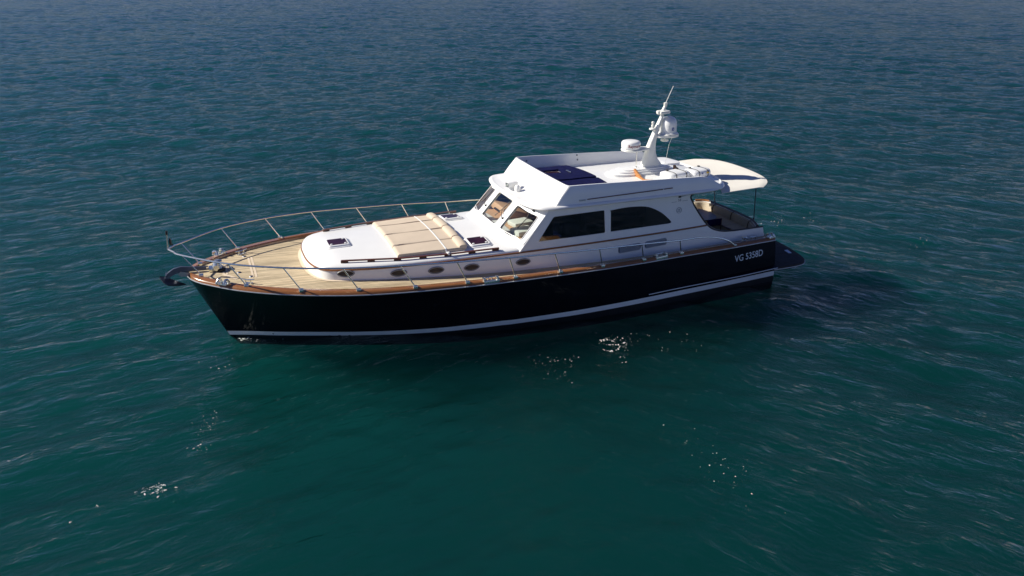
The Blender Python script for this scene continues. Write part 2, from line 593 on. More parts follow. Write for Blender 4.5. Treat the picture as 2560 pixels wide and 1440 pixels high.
    link(nt, fr.outputs[0], ff.inputs[0]); link(nt, inv.outputs[0], ff.inputs[1])
    mx = nt.nodes.new('ShaderNodeMixShader')
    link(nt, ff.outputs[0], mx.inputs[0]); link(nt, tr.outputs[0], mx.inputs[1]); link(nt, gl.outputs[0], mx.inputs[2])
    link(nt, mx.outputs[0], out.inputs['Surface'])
    # turbid green water: scattering and absorption per metre
    sc = nt.nodes.new('ShaderNodeVolumeScatter')
    sc.inputs['Color'].default_value = (SEA_S[0], SEA_S[1], SEA_S[2], 1); sc.inputs['Density'].default_value = 1.0
    sc.inputs['Anisotropy'].default_value = 0.15
    ab = nt.nodes.new('ShaderNodeVolumeAbsorption')
    ab.inputs['Color'].default_value = (1 - SEA_A[0], 1 - SEA_A[1], 1 - SEA_A[2], 1); ab.inputs['Density'].default_value = 1.0
    av = nt.nodes.new('ShaderNodeAddShader')
    link(nt, sc.outputs[0], av.inputs[0]); link(nt, ab.outputs[0], av.inputs[1])
    link(nt, av.outputs[0], out.inputs['Volume'])
    me.materials.append(m)
    o = bpy.data.objects.new('sea', me)
    COL.objects.link(o)
    o['kind'] = 'structure'
    o['label'] = 'teal green sea with small wind ripples around the yacht'
    return o
build_sea()

# ------------------------------------------------------------------ the yacht: measured curves (x from the transom to the bow, y to port)
ZSX = [-1, 0, 4, 9, 11.5, 13, 14.4, 15.64, 17.05]
ZSZ = [1.43, 1.44, 1.50, 1.645, 1.755, 1.815, 1.865, 1.91, 1.958]
_s = cr(list(zip(ZSX, ZSZ)), 8)
_sx, _sz = [p[0] for p in _s], [p[1] for p in _s]
def zcap(x):
    return ip(x, _sx, _sz)
_e = cr([(-0.08, 2.057), (1.6, 2.236), (3.54, 2.40), (4.9, 2.56), (6.28, 2.68), (7.63, 2.765), (9.0, 2.825), (10.33, 2.86), (11.7, 2.85), (13.07, 2.70),
         (14.48, 2.27), (15.65, 1.667), (16.49, 0.95), (16.85, 0.50), (17.0, 0.06)], 8)
_ex, _ey = [p[0] for p in _e], [p[1] for p in _e]
def yedge(x):
    return ip(x, _ex, _ey)
_w = cr([(-0.1, 2.168), (3, 2.42), (6.17, 2.587), (8.3, 2.47), (10.26, 2.234), (11.7, 1.86), (12.93, 1.414), (14.0, 0.98), (14.92, 0.595), (15.7, 0.22), (16.17, 0.03)], 8)
_wx, _wy = [p[0] for p in _w], [p[1] for p in _w]
def stem_x(z):
    return 17.0 - 0.835 * (1.875 - z) / 1.875 if z > 0 else 16.165 + z * 0.9

def hull_point(x, t):
    """x station along the sheer (0..17), t: -1 bottom .. 0 water .. 1 sheer edge; returns a port-side point"""
    zs = zcap(x) - 0.08
    ys = yedge(x)
    k = smooth01((x - 9.0) / 8.0)
    # near the bow the lower points slide aft to follow the raked stem
    xw = x - k * 0.835 * (x - 9.0) / 8.0
    if t >= 0:
        z = zs * t
        xx = xw + (x - xw) * t
        yw = ip(xw, _wx, _wy)
        p = 1.0 + 0.45 * k
        y = yw + (ys - yw) * t ** p
        if x < 9:
            y += 0.05 * math.sin(math.pi * t)
    else:
        z = (0.8 - 0.5 * smooth01((x - 8.0) / 8.0)) * t
        xx = xw + k * z * 0.9
        y = ip(xw, _wx, _wy) * (1 - 0.45 * t * t) * (1 + 0.08 * t)
        y = max(0.015, y)
    return xx, y, z

def hull_xz(x, z):
    """port half-breadth of the hull side at (x, z) by search along the station"""
    a = x
    for _ in range(12):
        t = z / (zcap(a) - 0.08)
        p = hull_point(a, t)
        a += x - p[0]
    return hull_point(a, z / (zcap(a) - 0.08))[1]

YACHT = empty('motor_yacht', (0, 0, 0), 'black hulled classic motor yacht with white flybridge and teak decks lying on the sea', 'motor yacht')

XS = [0.0] + list(np.linspace(0.35, 9, 22)) + list(np.linspace(9.35, 15.5, 22)) + list(np.linspace(15.7, 16.9, 12)) + [16.97, 17.0]
TS = [-1, -0.6, -0.25, 0.0, 0.1, 0.2, 0.32, 0.45, 0.58, 0.7, 0.82, 0.92, 1.0]
mb = MB()
for s in (1, -1):
    mb.grid([[(p[0], s * p[1], p[2]) for p in (hull_point(x, t) for t in TS)] for x in XS])
# transom and bottom
tr = [hull_point(0.0, t) for t in TS]
mb.grid([[(0.0, y * s, z) for s in (1, 0.5, 0, -0.5, -1)] for _, y, z in tr])
mb.grid([[(p[0], p[1] * s, p[2]) for s in (1, 0, -1)] for p in (hull_point(x, -1) for x in XS)])
# stem cap
mb.grid([[(p[0], p[1], p[2]), (p[0] + 0.004, 0, p[2]), (p[0], -p[1], p[2])] for p in (hull_point(17.0, t) for t in TS)])
HULL = mb.build('hull', M['hull'], YACHT, smooth=40)

def hull_band(z0f, z1f, xa, xb, off, n=60, sides=(1, -1), rows=3):
    m = MB()
    for s in sides:
        rws = []
        for i in range(n + 1):
            x = xa + (xb - xa) * i / n
            r = []
            for j in range(rows):
                z = z0f(x) + (z1f(x) - z0f(x)) * j / (rows - 1)
                xx = min(x, stem_x(z) - 0.012)
                r.append((xx, s * (hull_xz(xx, z) + off), z))
            rws.append(r)
        m.grid(rws)
    return m
zst = lambda x: ip(x, [0, 6.2, 10.3, 13, 16.3], [0.225, 0.205, 0.145, 0.06, 0.03])
hull_band(zst, lambda x: zst(x) + ip(x, [0, 10, 16.3], [0.155, 0.15, 0.125]), 0.0, 16.3, 0.006).build('boot_stripe', M['stripe'], HULL)
hull_band(lambda x: -0.25, lambda x: zst(x) - 0.01, 0.0, 16.0, 0.004, rows=4).build('antifouling', M['antifoul'], HULL)
# thin white line under the toe rail
for s in (1, -1):
    m = MB()
    m.tube([(x, s * (yedge(x) + 0.012), zcap(x) - 0.085) for x in XS], 0.015, 6)
    m.build('rub_strake', M['dull_steel'], HULL)
# spray rail that runs into the swim platform
for s in (1, -1):
    rows, pts = [], []
    for i in range(40):
        x = 4.75 * (1 - i / 39.0)
        z = ip(x, [0, 2.4, 4.6], [0.525, 0.50, 0.45])
        w = 0.015 + 0.13 * smooth01((4.75 - x) / 3.6)
        y = hull_xz(max(x, 0.01), z)
        rows.append([(x, s * (y - 0.02), z + 0.05), (x, s * (y + w), z + 0.012), (x, s * (y + w + 0.004), z - 0.012), (x, s * (y - 0.02), z - 0.03)])
        pts.append((x, s * (y + w + 0.008), z))
    m = MB(); m.grid(rows); m.build('spray_rail', M['hull'], HULL)
    m = MB(); m.tube(pts, 0.012, 6); m.build('spray_rail_edge', M['stripe'], HULL)
# registration on the port quarter
vs, fs = text_mesh('VG 5358D', 0.30, 0.002)
wmax = max(v[0] for v in vs)
sc = 1.11 / wmax
m = MB()
def letter_pt(v):
    x = 1.635 - v[0] * sc
    z = 0.925 + v[1] * 0.93 + 0.036 * (v[0] * sc)
    return (x, hull_xz(x, z) + 0.008, z)
m.add([letter_pt(v) for v in vs], fs)
m.build('registration_lettering', M['letter'], HULL, smooth=0, recalc=False)

# ---- deck and toe rail
def y_in(x):
    return max(0.0, yedge(x) - ip(x, [0, 9, 14, 16.2, 17], [0.20, 0.22, 0.26, 0.30, 0.34]))
def zdeck(x, y=0.0):
    ye = max(0.3, yedge(x))
    return zcap(x) - 0.10 + 0.06 * (1 - min(1, (y / ye) ** 2)) * smooth01((x - 8) / 4)
COACH = [(14.06, 0), (14.05, 0.4), (14.0, 0.8), (13.9, 1.15), (13.75, 1.4), (13.5, 1.57), (12.9, 1.735), (12.2, 1.87), (11, 1.985), (10, 2.03), (9, 2.05), (8.3, 2.06)]
YB = cr([(-0.2, 1.52), (1.2, 1.70), (2.4, 1.83), (4, 1.955), (6, 2.035), (7.5, 2.062), (8.3, 2.06), (9, 2.05)], 8)
_bx, _by = [p[0] for p in YB], [p[1] for p in YB]
def yhouse(x, z):
    return ip(x, _bx, _by) - 0.085 * (z - 1.5)

m = MB()
rows = []
for x in np.linspace(8.0, 16.93, 60):
    w = y_in(x) + 0.03
    rows.append([(x, w * t, zdeck(x, w * t)) for t in np.linspace(-1, 1, 15)])
m.grid(rows)
for s in (1, -1):
    rows = []
    for x in np.linspace(0.0, 8.0, 40):
        w0, w1 = ip(x, _bx, _by) - 0.1, y_in(x) + 0.03
        rows.append([(x, s * (w0 + (w1 - w0) * t), zdeck(x)) for t in (0, 0.5, 1)])
    m.grid(rows)
m.add([(0.0, -1.6, zdeck(0)), (0.16, -1.6, zdeck(0)), (0.16, 1.6, zdeck(0)), (0.0, 1.6, zdeck(0))], [(0, 1, 2, 3)])
DECK = m.build('teak_deck', M['teak'], YACHT)

capx = [0.0] + list(np.linspace(0.4, 15.6, 60)) + list(np.linspace(15.8, 16.8, 12))
for s in (1, -1):
    m = MB()
    rows = []
    for x in capx + [16.9]:
        yo, yi, z = yedge(x), y_in(x), zcap(x)
        if x > 16.6:
            yi = max(yi, 0.12)
            yo = max(yo, yi + 0.05)
        rows.append([(x, s * yo, z - 0.085), (x, s * (yo - 0.02), z - 0.03), (x, s * (yo - 0.075), z), (x, s * (yi + 0.02), z + 0.002), (x, s * yi, z - 0.02), (x, s * yi, z - 0.14)])
    m.grid(rows)
    m.add([(p[0], p[1], p[2]) for p in rows[-1]], [(0, 1, 2, 3, 4, 5)])
    o = m.build('toe_rail', M['varnish'], YACHT, smooth=50)
    # stainless chocks let into the rail
    for xc, ln, big in ((16.15, 0.30, True), (9.66, 0.44, False), (4.33, 0.42, False), (0.16, 0.22, True)):
        q = MB()
        ya = yedge(xc) - 0.09; za = zcap(xc)
        ang = math.atan2(yedge(xc + 0.1) - yedge(xc - 0.1), 0.2) * s
        rot = Matrix.Rotation(ang, 3, 'Z')
        c = Vector((xc, s * ya, za))
        if big:
            q.box(c + Vector((0, 0, 0.005)), (ln, 0.20, 0.03), 0.012, rot)
            for e in (-1, 1):
                pts = [c + rot @ Vector((e * ln * 0.36, -0.07, 0.0)), c + rot @ Vector((e * ln * 0.40, -0.06, 0.085)), c + rot @ Vector((e * ln * 0.32, 0.03, 0.11)), c + rot @ Vector((e * ln * 0.40, 0.08, 0.05)), c + rot @ Vector((e * ln * 0.42, 0.09, 0.0))]
                q.tube(cr(pts, 3), 0.034, 8)
        else:
            q.box(c + Vector((0, s * 0.05, -0.03)), (ln, 0.09, 0.09), 0.02, rot)
            for e in (-1, 1):
                q.box(c + rot @ Vector((e * ln * 0.42, -0.01 * s, 0.035)), (0.07, 0.15, 0.09), 0.025, rot)
            q.tube([c + rot @ Vector((-0.14, -0.05 * s, 0.06)), c + rot @ Vector((0.14, -0.05 * s, 0.06))], 0.016, 8)
            for e in (-0.05, 0.05):
                q.tube([c + rot @ Vector((e, -0.05 * s, -0.01)), c + rot @ Vector((e, -0.05 * s, 0.06))], 0.018, 8)
        q.build('fairlead', M['steel'], o)

def cleat(x, y, z, ang, ln=0.36):
    q = MB()
    rot = Matrix.Rotation(ang, 3, 'Z')
    c = Vector((x, y, z))
    q.tube(cr([c + rot @ Vector((-ln / 2, 0, 0.115)), c + rot @ Vector((-ln / 4, 0, 0.105)), c + rot @ Vector((0, 0, 0.10)), c + rot @ Vector((ln / 4, 0, 0.105)), c + rot @ Vector((ln / 2, 0, 0.115))], 3), [0.010] + [0.017] * 11 + [0.010], 8)
    for e in (-0.07, 0.07):
        q.tube([c + rot @ Vector((e, 0, 0)), c + rot @ Vector((e, 0, 0.10))], 0.018, 8)
    q.box(c + Vector((0, 0, 0.008)), (0.24, 0.09, 0.016), 0.006, rot)
    return q.build('mooring_cleat', M['steel'], YACHT)
cleat(15.56, 1.16, zdeck(15.56, 1.1), -0.5)
cleat(15.56, -1.2, zdeck(15.56, 1.1), 0.5)
cleat(0.62, 1.78, zdeck(0.6), 0.1, 0.34)
cleat(0.62, -1.78, zdeck(0.6), -0.1, 0.34)

# stern capstan and filler caps on the port side deck
q = MB()
q.lathe([(0.0, 0.17), (0.07, 0.165), (0.085, 0.14), (0.06, 0.10), (0.05, 0.07), (0.075, 0.03), (0.11, 0.012), (0.12, 0.0)], (1.0, 1.83, zdeck(1.0)), 18)
q.build('stern_capstan', M['steel'], YACHT)
for x, y in ((1.42, 2.0), (15.45, 0.72), (15.9, -0.1), (15.72, 0.35), (15.5, -0.95)):
    q = MB()
    q.lathe([(0.0, 0.012), (0.045, 0.012), (0.055, 0.0)], (x, y, zdeck(x, y)), 14)
    q.build('deck_filler_cap', M['galv'], YACHT)

# pale margin boards round the anchor locker lid and the coachroof
m = MB()
def strip(pts, w, z_off=0.006):
    P = [Vector((p[0], p[1], 0)) for p in pts]
    rows = []
    for i, p in enumerate(P):
        t = (P[min(i + 1, len(P) - 1)] - P[max(i - 1, 0)]).normalized()
        n = Vector((-t.y, t.x, 0))
        rows.append([(q.x, q.y, zdeck(q.x, q.y) + z_off) for q in (p + n * w / 2, p - n * w / 2)])
    return rows
for pts, w in (([(16.1, -0.55), (16.1, 0.36)], 0.055), ([(16.02, -0.5), (16.02, 0.40)], 0.05), ([(16.12, 0.38), (15.80, 0.80)], 0.10),
               ([(15.41, -0.83), (15.41, 0.80)], 0.055), ([(15.33, -0.83), (15.33, 0.80)], 0.055)):
    n = 10
    m.grid(strip([(pts[0][0] + (pts[1][0] - pts[0][0]) * i / n, pts[0][1] + (pts[1][1] - pts[0][1]) * i / n) for i in range(n + 1)], w, 0.006))
half = cr(COACH[:8], 5)
full = [(x, -y) for x, y in half[::-1][:-1]] + half
m.grid(strip([(x + 0.0, y) for x, y in full], 0.16, 0.011))
m.build('margin_board', M['teak_margin'], DECK)

# ---- coachroof: rings from the deck up over the rounded edge to the crown
H = cr(COACH, 5)
def offset_half(pts, d_):
    out = []
    n = len(pts)
    for i in range(n):
        a = Vector(pts[max(i - 1, 0)]); b = Vector(pts[min(i + 1, n - 1)])
        t = (b - a)
        if i == 0:
            t = Vector((0, 1))
        t.normalize()
        nrm = Vector((t.y, -t.x))          # outward of a curve running from the bow round to port
        out.append((pts[i][0] - nrm.x * d_, max(0.0, pts[i][1] - nrm.y * d_)))
    return out
def roof_z(x, y):
    zt = 2.245 - 0.03 * (x - 9) / 5 - 0.115 * (y / 1.95) ** 2
    dd = (13.92 - 0.06 * y * y - x) / 0.75
    return 2.125 + (zt - 2.125) * smooth01(dd + 0.1)
rings = []
for off, zf in ((0.0, lambda x, y: zdeck(x, y) - 0.05), (0.02, lambda x, y: 1.92), (0.045, lambda x, y: 2.04), (0.052, lambda x, y: 2.07), (0.075, lambda x, y: 2.10), (0.12, lambda x, y: 2.122)):
    o = offset_half(H, off)
    rings.append([(x, y, zf(x, y)) for x, y in o])
last = offset_half(H, 0.17)
for s in (1.0, 0.9, 0.75, 0.55, 0.35, 0.15, 0.0):
    rings.append([(x, y * s, roof_z(x, y * s)) for x, y in last])
m = MB()
m.grid(rings)
m.grid([[(x, -y, z) for x, y, z in r] for r in rings])
COACHROOF = m.build('coachroof', M['gelcoat'], YACHT, smooth=60)
# teak moulding that runs round the coachroof and on along the house
for s in (1, -1):
    m = MB()
    pts = [(x, s * (y + 0.004), 2.03) for x, y in offset_half(H, 0.043)]
    pts += [(x, s * (yhouse(x, 2.03) + 0.004), 2.03) for x in np.linspace(8.1, 2.42, 40)]
    m.tube(pts, 0.027, 8)
    m.build('teak_moulding', M['varnish'], YACHT)

# ---- deckhouse
def xws(y, z):
    a = abs(y)
    x = 8.735 - 0.02 * a * a - 0.0255 * a ** 4 - 0.921 * (z - 2.418)
    if z < 2.42:
        x += 0.16 * smooth01((2.42 - z) / 0.30) * (1 - smooth01((a - 1.3) / 0.6))
    return x
def side_map(s):
    def f(u, v, o):
        return (u, s * (yhouse(u, v) + o), v)
    return f
def front_map(u, v, o):
    return (xws(u, v) + o * 0.74, u, v + o * 0.67)

W1 = round_poly([(8.02, 2.255), (7.53, 2.92), (5.95, 2.93), (5.92, 2.262)], 0.06)
_arch = cr([(5.78, 2.90), (5.4, 2.925), (4.98, 2.92), (4.52, 2.858), (4.09, 2.655), (3.81, 2.43), (3.715, 2.335)], 4)
W2 = [(5.76, 2.267)] + [(5.765, 2.84)] + _arch + [(3.705, 2.29), (3.74, 2.268), (3.8, 2.262)]
OPEN = cr([(0.30, 1.665), (0.8, 1.685), (1.33, 1.712), (1.79, 1.765), (2.19, 1.905), (2.47, 2.14), (2.84, 2.62), (3.0, 2.88), (3.03, 2.965), (2.97, 3.03), (2.75, 3.08), (2.36, 3.16)], 4)
def front_edge(z):
    y = 2.0
    return 8.735 - 0.02 * y * y - 0.0255 * y ** 4 - 0.921 * (z - 2.418) + 0.03
wall = [(8.32, 1.45), (8.32, 2.02)] if False else [(8.45, 1.40), (8.45, 2.12)]
wall += [(front_edge(z), z) for z in (2.25, 2.5, 2.8, 3.16)]
wall += [p for p in OPEN[::-1]]
wall += [(0.13, 1.655), (0.10, 1.60), (0.07, 1.45), (0.03, 1.40), (0.02, 1.25), (4.0, 1.30)]
HOUSE = None
for s in (1, -1):
    m = plate(wall, [W1, W2], side_map(s), 0.06, 0.3)
    if HOUSE is None:
        # front with its three lights, and the rear bulkhead, are one shell with the port side
        FO = [(-2.035, 2.02), (2.035, 2.02), (1.985, 2.6), (1.94, 3.16), (-1.94, 3.16), (-1.985, 2.6)]
        PC = round_poly([(-0.548, 2.42), (0.548, 2.42), (0.553, 3.05), (-0.553, 3.05)], 0.07)
        PP = round_poly([(0.892, 2.418), (1.86, 2.33), (1.82, 2.93), (0.882, 3.03)], 0.07)
        PS = [(-u, v) for u, v in PP[::-1]]
        plate(FO, [PC, PP, PS], front_map, 0.06, 0.2, m)
        m.box((3.05, 0, 2.05), (0.05, 3.4, 2.1))
        HOUSE = m.build('deckhouse', M['gelcoat'], YACHT, smooth=32)
    else:
        m.build('deckhouse_side', M['gelcoat'], YACHT, smooth=32)

def rim(pts, fmap, o, r, name, mat, parent):
    q = MB()
    q.tube([fmap(u, v, o) for u, v in pts], r, 6, closed=True)
    return q.build(name, mat, parent)
for s in (1, -1):
    for W in (W1, W2):
        g = plate(W, [], lambda u, v, o: side_map(s)(u, v, o - 0.022), 0.008, 0.4).build('side_window', M['tinted'], YACHT, smooth=0)
        rim(W, side_map(s), 0.003, 0.013, 'window_frame', M['gelcoat'], g)
        rim(W, side_map(s), -0.012, 0.008, 'window_seal', M['black'], g)
for P, sg in ((PP, 1), (PC, 0), (PS, -1)):
    g = plate(P, [], lambda u, v, o: front_map(u, v, o - 0.022), 0.008, 0.4).build('windscreen_pane', M['windscreen'], YACHT, smooth=0)
    rim(P, front_map, 0.004, 0.013, 'window_frame', M['gelcoat'], g)
    rim(P, front_map, -0.012, 0.009, 'window_seal', M['black'], g)
# wipers: spindle on the frame, arm and blade
for (u0, v0), (u1, v1), (ua, va), (ub, vb) in (((1.60, 3.02), (1.62, 2.80), (1.80, 2.86), (1.58, 2.55)), ((0.70, 2.62), (0.42, 2.78), (0.50, 3.0), (0.30, 2.58)), ((-0.70, 2.62), (-0.98, 2.76), (-0.92, 2.98), (-1.06, 2.60))):
    q = MB()
    a, b_, c, e = (Vector(front_map(*p, 0.05)) for p in ((u0, v0), (u1, v1), (ua, va), (ub, vb)))
    q.tube([a, (a + b_) / 2 + Vector((0.02, 0, 0.02)), b_], 0.008, 6)
    q.tube([c, b_, e], 0.011, 6)
    q.lathe([(0.0, 0.04), (0.03, 0.04), (0.035, 0.0)], a - Vector((0.03, 0, 0.04)), 12)
    q.build('wiper', M['black'], YACHT)

# cockpit opening trim
for s in (1, -1):
    q = MB()
    q.tube([side_map(s)(u, v, 0.0) for u, v in [(0.12, 1.66)] + OPEN], 0.026, 8)
    q.build('opening_trim', M['dark_trim'], YACHT)

# portholes, engine vents, marks on the port and starboard sides
for s in (1, -1):
    for x, z in ((13.2, 1.945), (11.88, 1.865), (10.9, 1.835), (9.93, 1.80), (8.46, 1.765)):
        if x > 8.3:
            hx = sorted(offset_half(H, 0.022))
            yf = lambda xx: ip(xx, [p[0] for p in hx if p[1] > 1.3], [p[1] for p in hx if p[1] > 1.3])
        q = MB(); f = MB()
        n = 24
        for rr, mbb, ex in ((1.0, q, 0.012), ):
            rows = []
            for k, sc_ in enumerate((0.0, 0.6, 1.0)):
                rows.append([(x + 0.185 * sc_ * math.cos(2 * math.pi * j / n), s * (yf(x + 0.185 * sc_ * math.cos(2 * math.pi * j / n)) + ex - 0.05 * (z - 1.92 + 0.07 * math.sin(2 * math.pi * j / n))), z + 0.070 * sc_ * math.copysign(abs(math.sin(2 * math.pi * j / n)) ** 1.25, math.sin(2 * math.pi * j / n))) for j in range(n)])
            mbb.grid(rows, cv=True)
        g = q.build('porthole', M['porthole'], YACHT)
        f.tube([(x + 0.205 * math.cos(2 * math.pi * j / n), s * (yf(x + 0.205 * math.cos(2 * math.pi * j / n)) + 0.012 - 0.05 * (z - 1.92)), z + 0.084 * math.copysign(abs(math.sin(2 * math.pi * j / n)) ** 1.25, math.sin(2 * math.pi * j / n))) for j in range(n)], 0.018, 6, closed=True)
        f.build('porthole_frame', M['frame_grey'], g)
    for (xa, xb) in ((5.50, 4.75), (4.61, 3.86)):
        za, zb = 1.605, 1.80
        out = rrect((xa + xb) / 2, (za + zb) / 2 + 0.005, xa - xb, zb - za, 0.07)
        g = plate(out, [], lambda u, v, o: side_map(s)(u, v + 0.05 * (5.5 - u) / 1.65, o + 0.006), 0.01, 0.3).build('vent_grille', M['black'], YACHT)
        q = MB()
        for k in range(6):
            zz = za + 0.02 + (zb - za - 0.04) * k / 5
            rows = []
            for xx in np.linspace(xa - 0.03, xb + 0.03, 6):
                z_ = zz + 0.05 * (5.5 - xx) / 1.65
                y_ = yhouse(xx, z_)
                rows.append([(xx, s * (y_ + 0.004), z_ - 0.004), (xx, s * (y_ + 0.028), z_ - 0.008), (xx, s * (y_ + 0.026), z_ + 0.002), (xx, s * (y_ + 0.004), z_ + 0.008)])
            q.grid(rows)
        q.build('louvre', M['vent_grey'], g)['kind'] = 'stuff'
        rim(out, lambda u, v, o: side_map(s)(u, v + 0.05 * (5.5 - u) / 1.65, o), 0.008, 0.010, 'vent_frame', M['vent_grey'], g)
# marks aft of the windows: number with a rule either side, round emblem, small dark light
m = MB()
vs, fs = text_mesh('58', 0.105, 0.0, 'CENTER', 1.15)
m.add([side_map(1)(3.435 - v[0], 2.885 + v[1], 0.004) for v in vs], fs)
for xa, xb in ((3.72, 3.53), (3.34, 3.14)):
    m.add([side_map(1)(*p, 0.004) for p in ((xa, 2.878), (xb, 2.878), (xb, 2.886), (xa, 2.886))], [(0, 1, 2, 3)])
m.build('number_marking', M['grey_mark'], HOUSE, smooth=0, recalc=False)
m = MB()
m.tube([side_map(1)(3.445 + 0.086 * math.cos(a), 2.62 + 0.082 * math.sin(a), 0.003) for a in np.linspace(0, 2 * math.pi, 29)[:-1]], 0.0055, 5, closed=True)
for zo in (0.015, -0.03):
    m.tube([side_map(1)(3.445 + u, 2.62 + v + zo, 0.003) for u, v in cr([(0.055, 0.012), (0.03, -0.012), (0.008, 0.018), (-0.015, -0.012), (-0.03, 0.03), (-0.055, 0.036)], 3)], 0.0045, 5)
m.build('round_emblem', M['grey_mark'], HOUSE)
m = MB()
m.box(side_map(1)(3.435, 3.02, 0.01), (0.085, 0.03, 0.055), 0.008)
m.build('courtesy_light', M['black'], HOUSE)

# boarding handrail under the roof edge beside the cockpit opening
m = MB()
m.tube([side_map(1)(u, v, 0.05) for u, v in ((3.36, 3.035), (3.2, 3.05), (2.4, 3.115))], 0.011, 6)
m.tube([side_map(1)(3.36, 3.035, 0.0), side_map(1)(3.36, 3.035, 0.05)], 0.014, 6)
m.build('grab_rail', M['dull_steel'], YACHT)

# ---- roof / flybridge deck
ROOF = cr([(8.27, 0), (8.26, 0.5), (8.22, 1.1), (8.13, 1.52), (8.02, 1.80), (7.85, 1.98), (7.5, 2.07), (7, 2.085), (5, 2.075), (3.2, 2.05), (2.55, 2.02), (2.15, 1.93), (1.9, 1.77), (1.72, 1.5), (1.6, 1.1), (1.53, 0.5), (1.51, 0)], 4)
def offset_roof(d_):
    out = []
    n = len(ROOF)
    for i in range(n):
        a = Vector(ROOF[max(i - 1, 0)]); b = Vector(ROOF[min(i + 1, n - 1)])
        t = (b - a).normalized()
        if i in (0, n - 1):
            t = Vector((0, 1)) if i == 0 else Vector((0, -1))
        nrm = Vector((t.y, -t.x))
        out.append((ROOF[i][0] - nrm.x * d_, max(0.0, ROOF[i][1] - nrm.y * d_)))
    return out
def fly_z(x, y):
    c = 3.375 - 0.125 * min(1.3, (y / 1.85) ** 2)
    c = 3.245 + (c - 3.245) * smooth01((x - 1.45) / 1.1)
    if x > 7.2:
        c = c + (3.20 - c) * smooth01((x - 7.2) / 0.7)
    return c
rings = []
for s in (0.0, 0.5, 0.9):
    rings.append([(x, y * s, 3.105 + 0.06 * (1 - s)) for x, y in offset_roof(0.14)])
for off, z in ((0.14, 3.10), (0.035, 3.115), (0.0, 3.15), (0.012, 3.18), (0.05, 3.205), (0.10, 3.215)):
    rings.append([(x, y, z + (0.06 if x < 3 else 0) * (1 - (y / 2.0) ** 2) * smooth01((3 - x) / 1.2)) for x, y in offset_roof(off)])
for s in (0.97, 0.9, 0.78, 0.6, 0.4, 0.2, 0.0):
    rings.append([(x, y * s, fly_z(x, y * s)) for x, y in offset_roof(0.13)])
m = MB()
m.grid(rings)
m.grid([[(x, -y, z) for x, y, z in r] for r in rings])
FLY = m.build('flybridge_deck', M['gelcoat'], YACHT, smooth=50)
# raised rim at the aft edge of the roof
m = MB()
o = offset_roof(0.11)
k0 = next(i for i, p in enumerate(o) if p[0] < 2.9 and p[1] > 1)
pts = [(x, y, fly_z(x, y) + 0.004) for x, y in o[k0:]]
m.tube([(x, -y, z) for x, y, z in pts] + pts[::-1][1:], 0.028, 8)
m.build('aft_rim', M['gelcoat'], FLY)

# coaming wall round the flybridge: outer face, rolled top, inner face
cb = cr([(7.60, 0), (7.595, 0.9), (7.58, 1.7), (7.53, 1.92), (7.40, 1.995), (6.6, 2.01), (4.5, 2.01), (3.2, 1.99), (2.75, 1.98), (2.4, 1.96), (2.08, 1.94)], 5)
ct = cr([(7.20, 0), (7.19, 0.9), (7.165, 1.68), (7.12, 1.87), (6.98, 1.935), (6.4, 1.945), (4.5, 1.94), (3.2, 1.925), (2.75, 1.915), (2.4, 1.91), (2.05, 1.91)], 5)
cz = cr([(3.73,), (3.73,), (3.725,), (3.72,), (3.715,), (3.705,), (3.645,), (3.595,), (3.575,), (3.44,), (3.235,)], 5)
def inward(pts, i, d_):
    n = len(pts)
    a = Vector(pts[max(i - 1, 0)]); b = Vector(pts[min(i + 1, n - 1)])
    t = (b - a).normalized()
    if i == 0:
        t = Vector((0, 1))
    nrm = Vector((t.y, -t.x))
    return (pts[i][0] - nrm.x * d_, max(0.0, pts[i][1] - nrm.y * d_))
rows = []
for i in range(len(cb)):
    z = cz[i][0]; bx_, by_ = cb[i]; tx, ty = ct[i]
    i1 = inward(ct, i, 0.015); i2 = inward(ct, i, 0.055); i3 = inward(ct, i, 0.07); i4 = inward(ct, i, 0.10)
    rows.append([(bx_, by_, 3.17), (bx_ * 0.5 + tx * 0.5, by_ * 0.5 + ty * 0.5, (3.19 + z) / 2), (tx, ty, z - 0.022), (*i1, z - 0.002), (*i2, z), (*i3, z - 0.022), (*i4, 3.15)])
m = MB()
m.grid(rows)
m.grid([[(x, -y, z) for x, y, z in r] for r in rows])
COAMING = m.build('flybridge_coaming', M['gelcoat'], YACHT, smooth=50)
# teak grab rail low on the coaming sides, with its rounded forward end
for s in (1, -1):
    q = MB()
    cy = lambda x, z: ip(x, [2, 2.75, 4.5, 7.3], [1.94, 1.98, 2.01, 2.0]) - 0.12 * (z - 3.19)
    for xa, xb in ((6.55, 4.16), (4.12, 3.84)):
        q.tube([(x, s * (cy(x, 3.3) + 0.022), ip(x, [3.8, 6.6], [3.372, 3.312])) for x in np.linspace(xa, xb, 12)], 0.013, 6)
    q.build('coaming_grab_rail', M['varnish_dark'], COAMING)
    q = MB()
    q.box((6.70, s * (cy(6.7, 3.3) + 0.012), 3.303), (0.2, 0.03, 0.045), 0.012)
    q.build('rail_end_fitting', M['dull_steel'], COAMING)
# canvas cover studs inside the starboard coaming
for x, z in ((5.0, 3.62), (4.98, 3.47), (6.75, 3.58)):
    q = MB()
    q.box((x, -1.855, z), (0.035, 0.03, 0.05), 0.006)
    q.build('cover_stud', M['galv'], COAMING)

